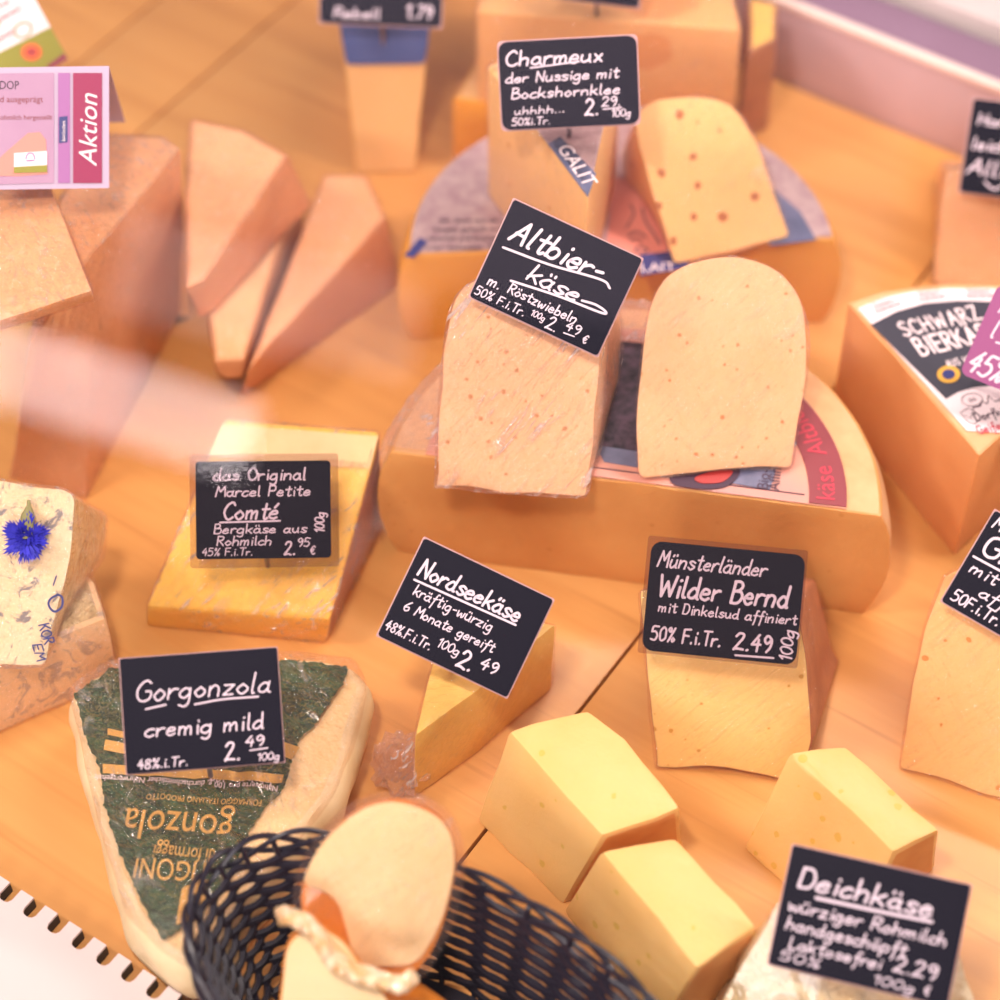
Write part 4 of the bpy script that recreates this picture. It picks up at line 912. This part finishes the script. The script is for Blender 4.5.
# printed upside down for us
ga = (at(140, 812, zg)-at(236, 818, zg)).normalized(); gb = Vector((-ga.y, ga.x, 0)); gb = gb if gb.y > 0 else -gb
def inv(px, py): return lambda p, o=on_g(px, py): lay(o+ga*p.x+gb*p.y)
def invp(name, text, px, py, size, width, mat):
    printed(foil, name, [(text, 0, 0, size, width)], inv(px, py), mat)
invp('gold_lettering', 'gonzola', 235, 817, .021, .047, M['gold_print']); invp('gold_lettering', 'di formaggi', 216, 850, .010, .026, M['gold_print']); invp('gold_lettering', 'TIGONI', 212, 864, .014, .032, M['gold_print'])
invp('small_print', 'Nährwerte pro 100 g, durchschnittlicher Nährwertgehalt', 278, 787, .0042, .080, M['white_print']); invp('small_print', 'Inhalt pro 100 g', 272, 781, .0042, .03, M['white_print']); invp('small_print', 'FORMAGGIO ITALIANO PRODOTTO', 262, 802, .0042, .05, M['gold_print'])
px_plate([(176, 925), (182, 888, 4), (204, 880, 4), (206, 900, 4), (194, 918, 4)], zg+.004, .0003, M['gold_print'], 'gold_patch', foil)
film_over(th, A, [p+Z*.0045 for p in B], M['film'], .0016, 3)
Sign('dark price sign reading Gorgonzola', [(120, 660), (278, 646), (284, 763), (127, 773)], .088,
     [('Gorgonzola', 14, 44, 22, 134, {'slant': .2, 'pen': 1.8}), ('line', [(23, 52), (43, 49)], 1.8), ('line', [(72, 51), (100, 48), (136, 48)], 1.8), ('cremig mild', 21, 80, 17, 118, {'pen': 1.8}), ('2.', 99, 109, 19), ('49', 120, 97, 11, 18), ('line', [(124, 101), (142, 100)], 1.4), ('100g', 131, 112, 8, 22, {'pen': 1.3}), ('48%.i.Tr.', 11, 111, 10, 50, {'pen': 1.6})], radius=2, pin=.04, edge=1)

# ------------------------------------------------------------------ Deichkäse and the basket
sl = Slab([(690, 1110, 4), (722, 1005, 14), (768, 912, 12), (784, 896, 8), (950, 925, 8), (975, 1000, 10), (980, 1130, 6)], (690, 1110), (980, 1130), .0005, R(40), .05, (.95, .75), ['side']*7)
th = thing('cheese_piece', 'piece in glittering crinkled wrap at the front under the Deichkäse sign', 'cheese', sl.mid)
sl.body(th, M['clear_wrap_gold'], M['clear_wrap_gold'], jit=.003, face_name='crinkled_wrap', side_name='crinkled_wrap')
Sign('dark price sign reading Deichkäse at the front right', [(787, 834), (968, 874), (940, 995), (765, 952)], .1,
     [('Deichkäse', 14, 40, 22, 136, {'pen': 3.2}), ('line', [(34, 47), (90, 46), (152, 44)], 3.4), ('würziger Rohmilch', 8, 65, 14, 162, {'pen': 2.6}), ('handgeschöpft', 10, 84, 14, 122, {'pen': 2.6}), ('Laktosefrei', 17, 102, 13, 94, {'pen': 2.6}), ('2.29', 124, 100, 16, 42, {'pen': 3.2}), ('50%', 10, 115, 10, 40, {'pen': 2.4}), ('100g', 106, 117, 10, 42, {'pen': 2.4}), ('€', 158, 116, 10, None, {'pen': 2.4})], P=sl.p(866, 914, .012), radius=3)

bc = UV(.16, -.277); BA, BB, BZ = .117, .061, .070
th = thing('wicker_basket', 'black woven oval plastic basket at the front edge', 'basket', bc)
def el(an, f, z, dr=0): return bc + U*((BA*f+dr)*math.cos(an)) + V*((BB*f+dr)*math.sin(an)) + Z*z
def flare(z): return .71+.29*(z/BZ)**.8
NS = 34
bm = bmesh.new()
for rrow in range(17):
    z = .004+.0034*rrow; n = NS*6; pts = []
    for k in range(n):
        an = 2*math.pi*k/n; pts.append(el(an, flare(z), z, .0016*math.cos(NS/2*an+math.pi*rrow)))
    tube(bm, pts, .00165, 5, True)
bm_link('woven_strands', bm, M['black_plastic'], th)
bm = bmesh.new()
for k in range(NS):
    an = 2*math.pi*(k+.5)/NS; tube(bm, [el(an, flare(z), z) for z in (.001, .012, .026, .04, .054, .066)], .0013, 5)
bm_link('stakes', bm, M['black_plastic'], th)
bm = bmesh.new()
for ph in range(3):
    n = 240; pts = []
    for k in range(n):
        an = 2*math.pi*k/n; w_ = 23/3*an*1.0*1.0
        a = (NS/4)*an/1.0
        ww = math.sin(round(NS/4)*an+ph*2*math.pi/3)
        pts.append(el(an, 1.0, BZ-.005+.0062*ww, .0015*math.cos(round(NS/4)*an+ph*2*math.pi/3)))
    tube(bm, pts, .0013, 6, True)
bm_link('braided_rim', bm, M['black_plastic'], th)
bm = bmesh.new(); ringv = [bm.verts.new(el(2*math.pi*k/48, .70, .0012)) for k in range(48)]; r2 = [bm.verts.new(el(2*math.pi*k/48, .70, .003)) for k in range(48)]
bm.faces.new(ringv[::-1]); bm.faces.new(r2)
for k in range(48): bm.faces.new((ringv[k], ringv[(k+1) % 48], r2[(k+1) % 48], r2[k]))
bm_link('basket_floor', bm, M['black_plastic'], th)
# smoked cheese halves in the basket
def smoked(label, outline, bl, br, z0, lean, depth, face=None, group='smoked cheese halves in the basket', shr=(.8, .8)):
    sl = Slab(outline, bl, br, z0, lean, depth, shr, None, 8, 0, .015)
    th = thing('smoked_cheese', label, 'cheese', sl.mid, group)
    c = sum(sl.front, Vector())/len(sl.front)
    bm, nm = prism(sl.back, sl.front, None, top='face', bevel=.005, nlev=3, jit=.0006)
    split_parts(th, bm, nm, {'*': ('smoked_skin', M['smoked_skin'])})
    inner = [sl.p(q.x, q.y, .0008) for q in rounded(face, None, 8)[0]] if face else [c+(p-c)*.93+sl.n*.0008 for p in sl.front]
    plate(inner, sl.n, .0012, M['smoked'], 'cut_face', th, bevel=.0008)
    return th, sl
th, sl = smoked('smoked cheese half standing tallest in the basket, oval pale face with orange skin', [(400, 985, 20), (345, 972, 24), (300, 925, 20), (300, 880, 24), (328, 830, 30), (370, 800, 26), (410, 796, 26), (450, 818, 24), (460, 860, 30), (446, 925, 30), (425, 968, 20)], (330, 985), (425, 978), .052, R(42), .05, [(404, 800, 26), (448, 820, 24), (457, 862, 30), (441, 925, 30), (416, 964, 16), (356, 966, 14), (347, 930, 30), (336, 894, 24), (302, 884, 10), (312, 856, 20), (334, 828, 26), (368, 803, 26)])
film_over(th, sl.back, sl.front, M['film_soft'], .0034)
th, sl = smoked('smoked cheese half in the basket with twisted film across its top', [(272, 1062, 10), (284, 940, 14), (310, 915, 16), (344, 935, 14), (372, 975, 12), (394, 1000, 12), (392, 1062, 10)], (272, 1062), (392, 1062), .046, R(42), .018)
bm = bmesh.new()
for s_ in range(4):
    path = [(283, 908), (300, 914), (318, 928), (332, 950), (352, 966), (378, 972), (404, 978), (412, 972)]; pts = []
    cp = catmull([Vector(p) for p in path], 6)
    for k, p in enumerate(cp):
        a = k*.5+s_*1.57; pts.append(sl.p(p.x+2.6*math.cos(a), p.y+2.6*math.sin(a), .007+.002*math.sin(a)))
    tube(bm, pts, [.0022+.0006*math.sin(k*.9+s_) for k in range(len(pts))], 7)
t = NT('twisted_film'); t.pbsdf(t.ramp(t.noise(t.coord(), 160, 3), [(.35, lin((226, 170, 110))), (.65, lin((252, 224, 190)))]), .3, t.bump(t.noise(t.coord(), 260, 3), .6, .002), sss=.2, coat=.4); M['twist'] = t.m
bm_link('film_twist', bm, M['twist'], th)
# whole smoked loaf lying under the two halves
lc = UV(.128, -.277, .0265); pr = []; nL = 22
bm = bmesh.new(); rows = []
for i in range(nL+1):
    t = -1+2*i/nL; r = .0225*(1-abs(t)**3.2)**.5 if abs(t) < 1 else 0
    if r < .002: r = .002
    rows.append([bm.verts.new(lc+U*(t*.046)+V*(r*1.05*math.cos(2*math.pi*k/28))+Z*(r*.98*math.sin(2*math.pi*k/28)+.0004*noise.noise(Vector((t*3, k*.4, 1))))) for k in range(28)])
for i in range(nL):
    for k in range(28): bm.faces.new((rows[i][k], rows[i+1][k], rows[i+1][(k+1) % 28], rows[i][(k+1) % 28]))
bm.faces.new(rows[0][::-1]); bm.faces.new(rows[-1])
bmesh.ops.recalc_face_normals(bm, faces=bm.faces)
th = thing('smoked_cheese', 'smoked cheese loaf lying on the basket floor under the two halves', 'cheese', UV(.128, -.277, .003))
bm_link('smoked_skin', bm, M['smoked_skin'], th)
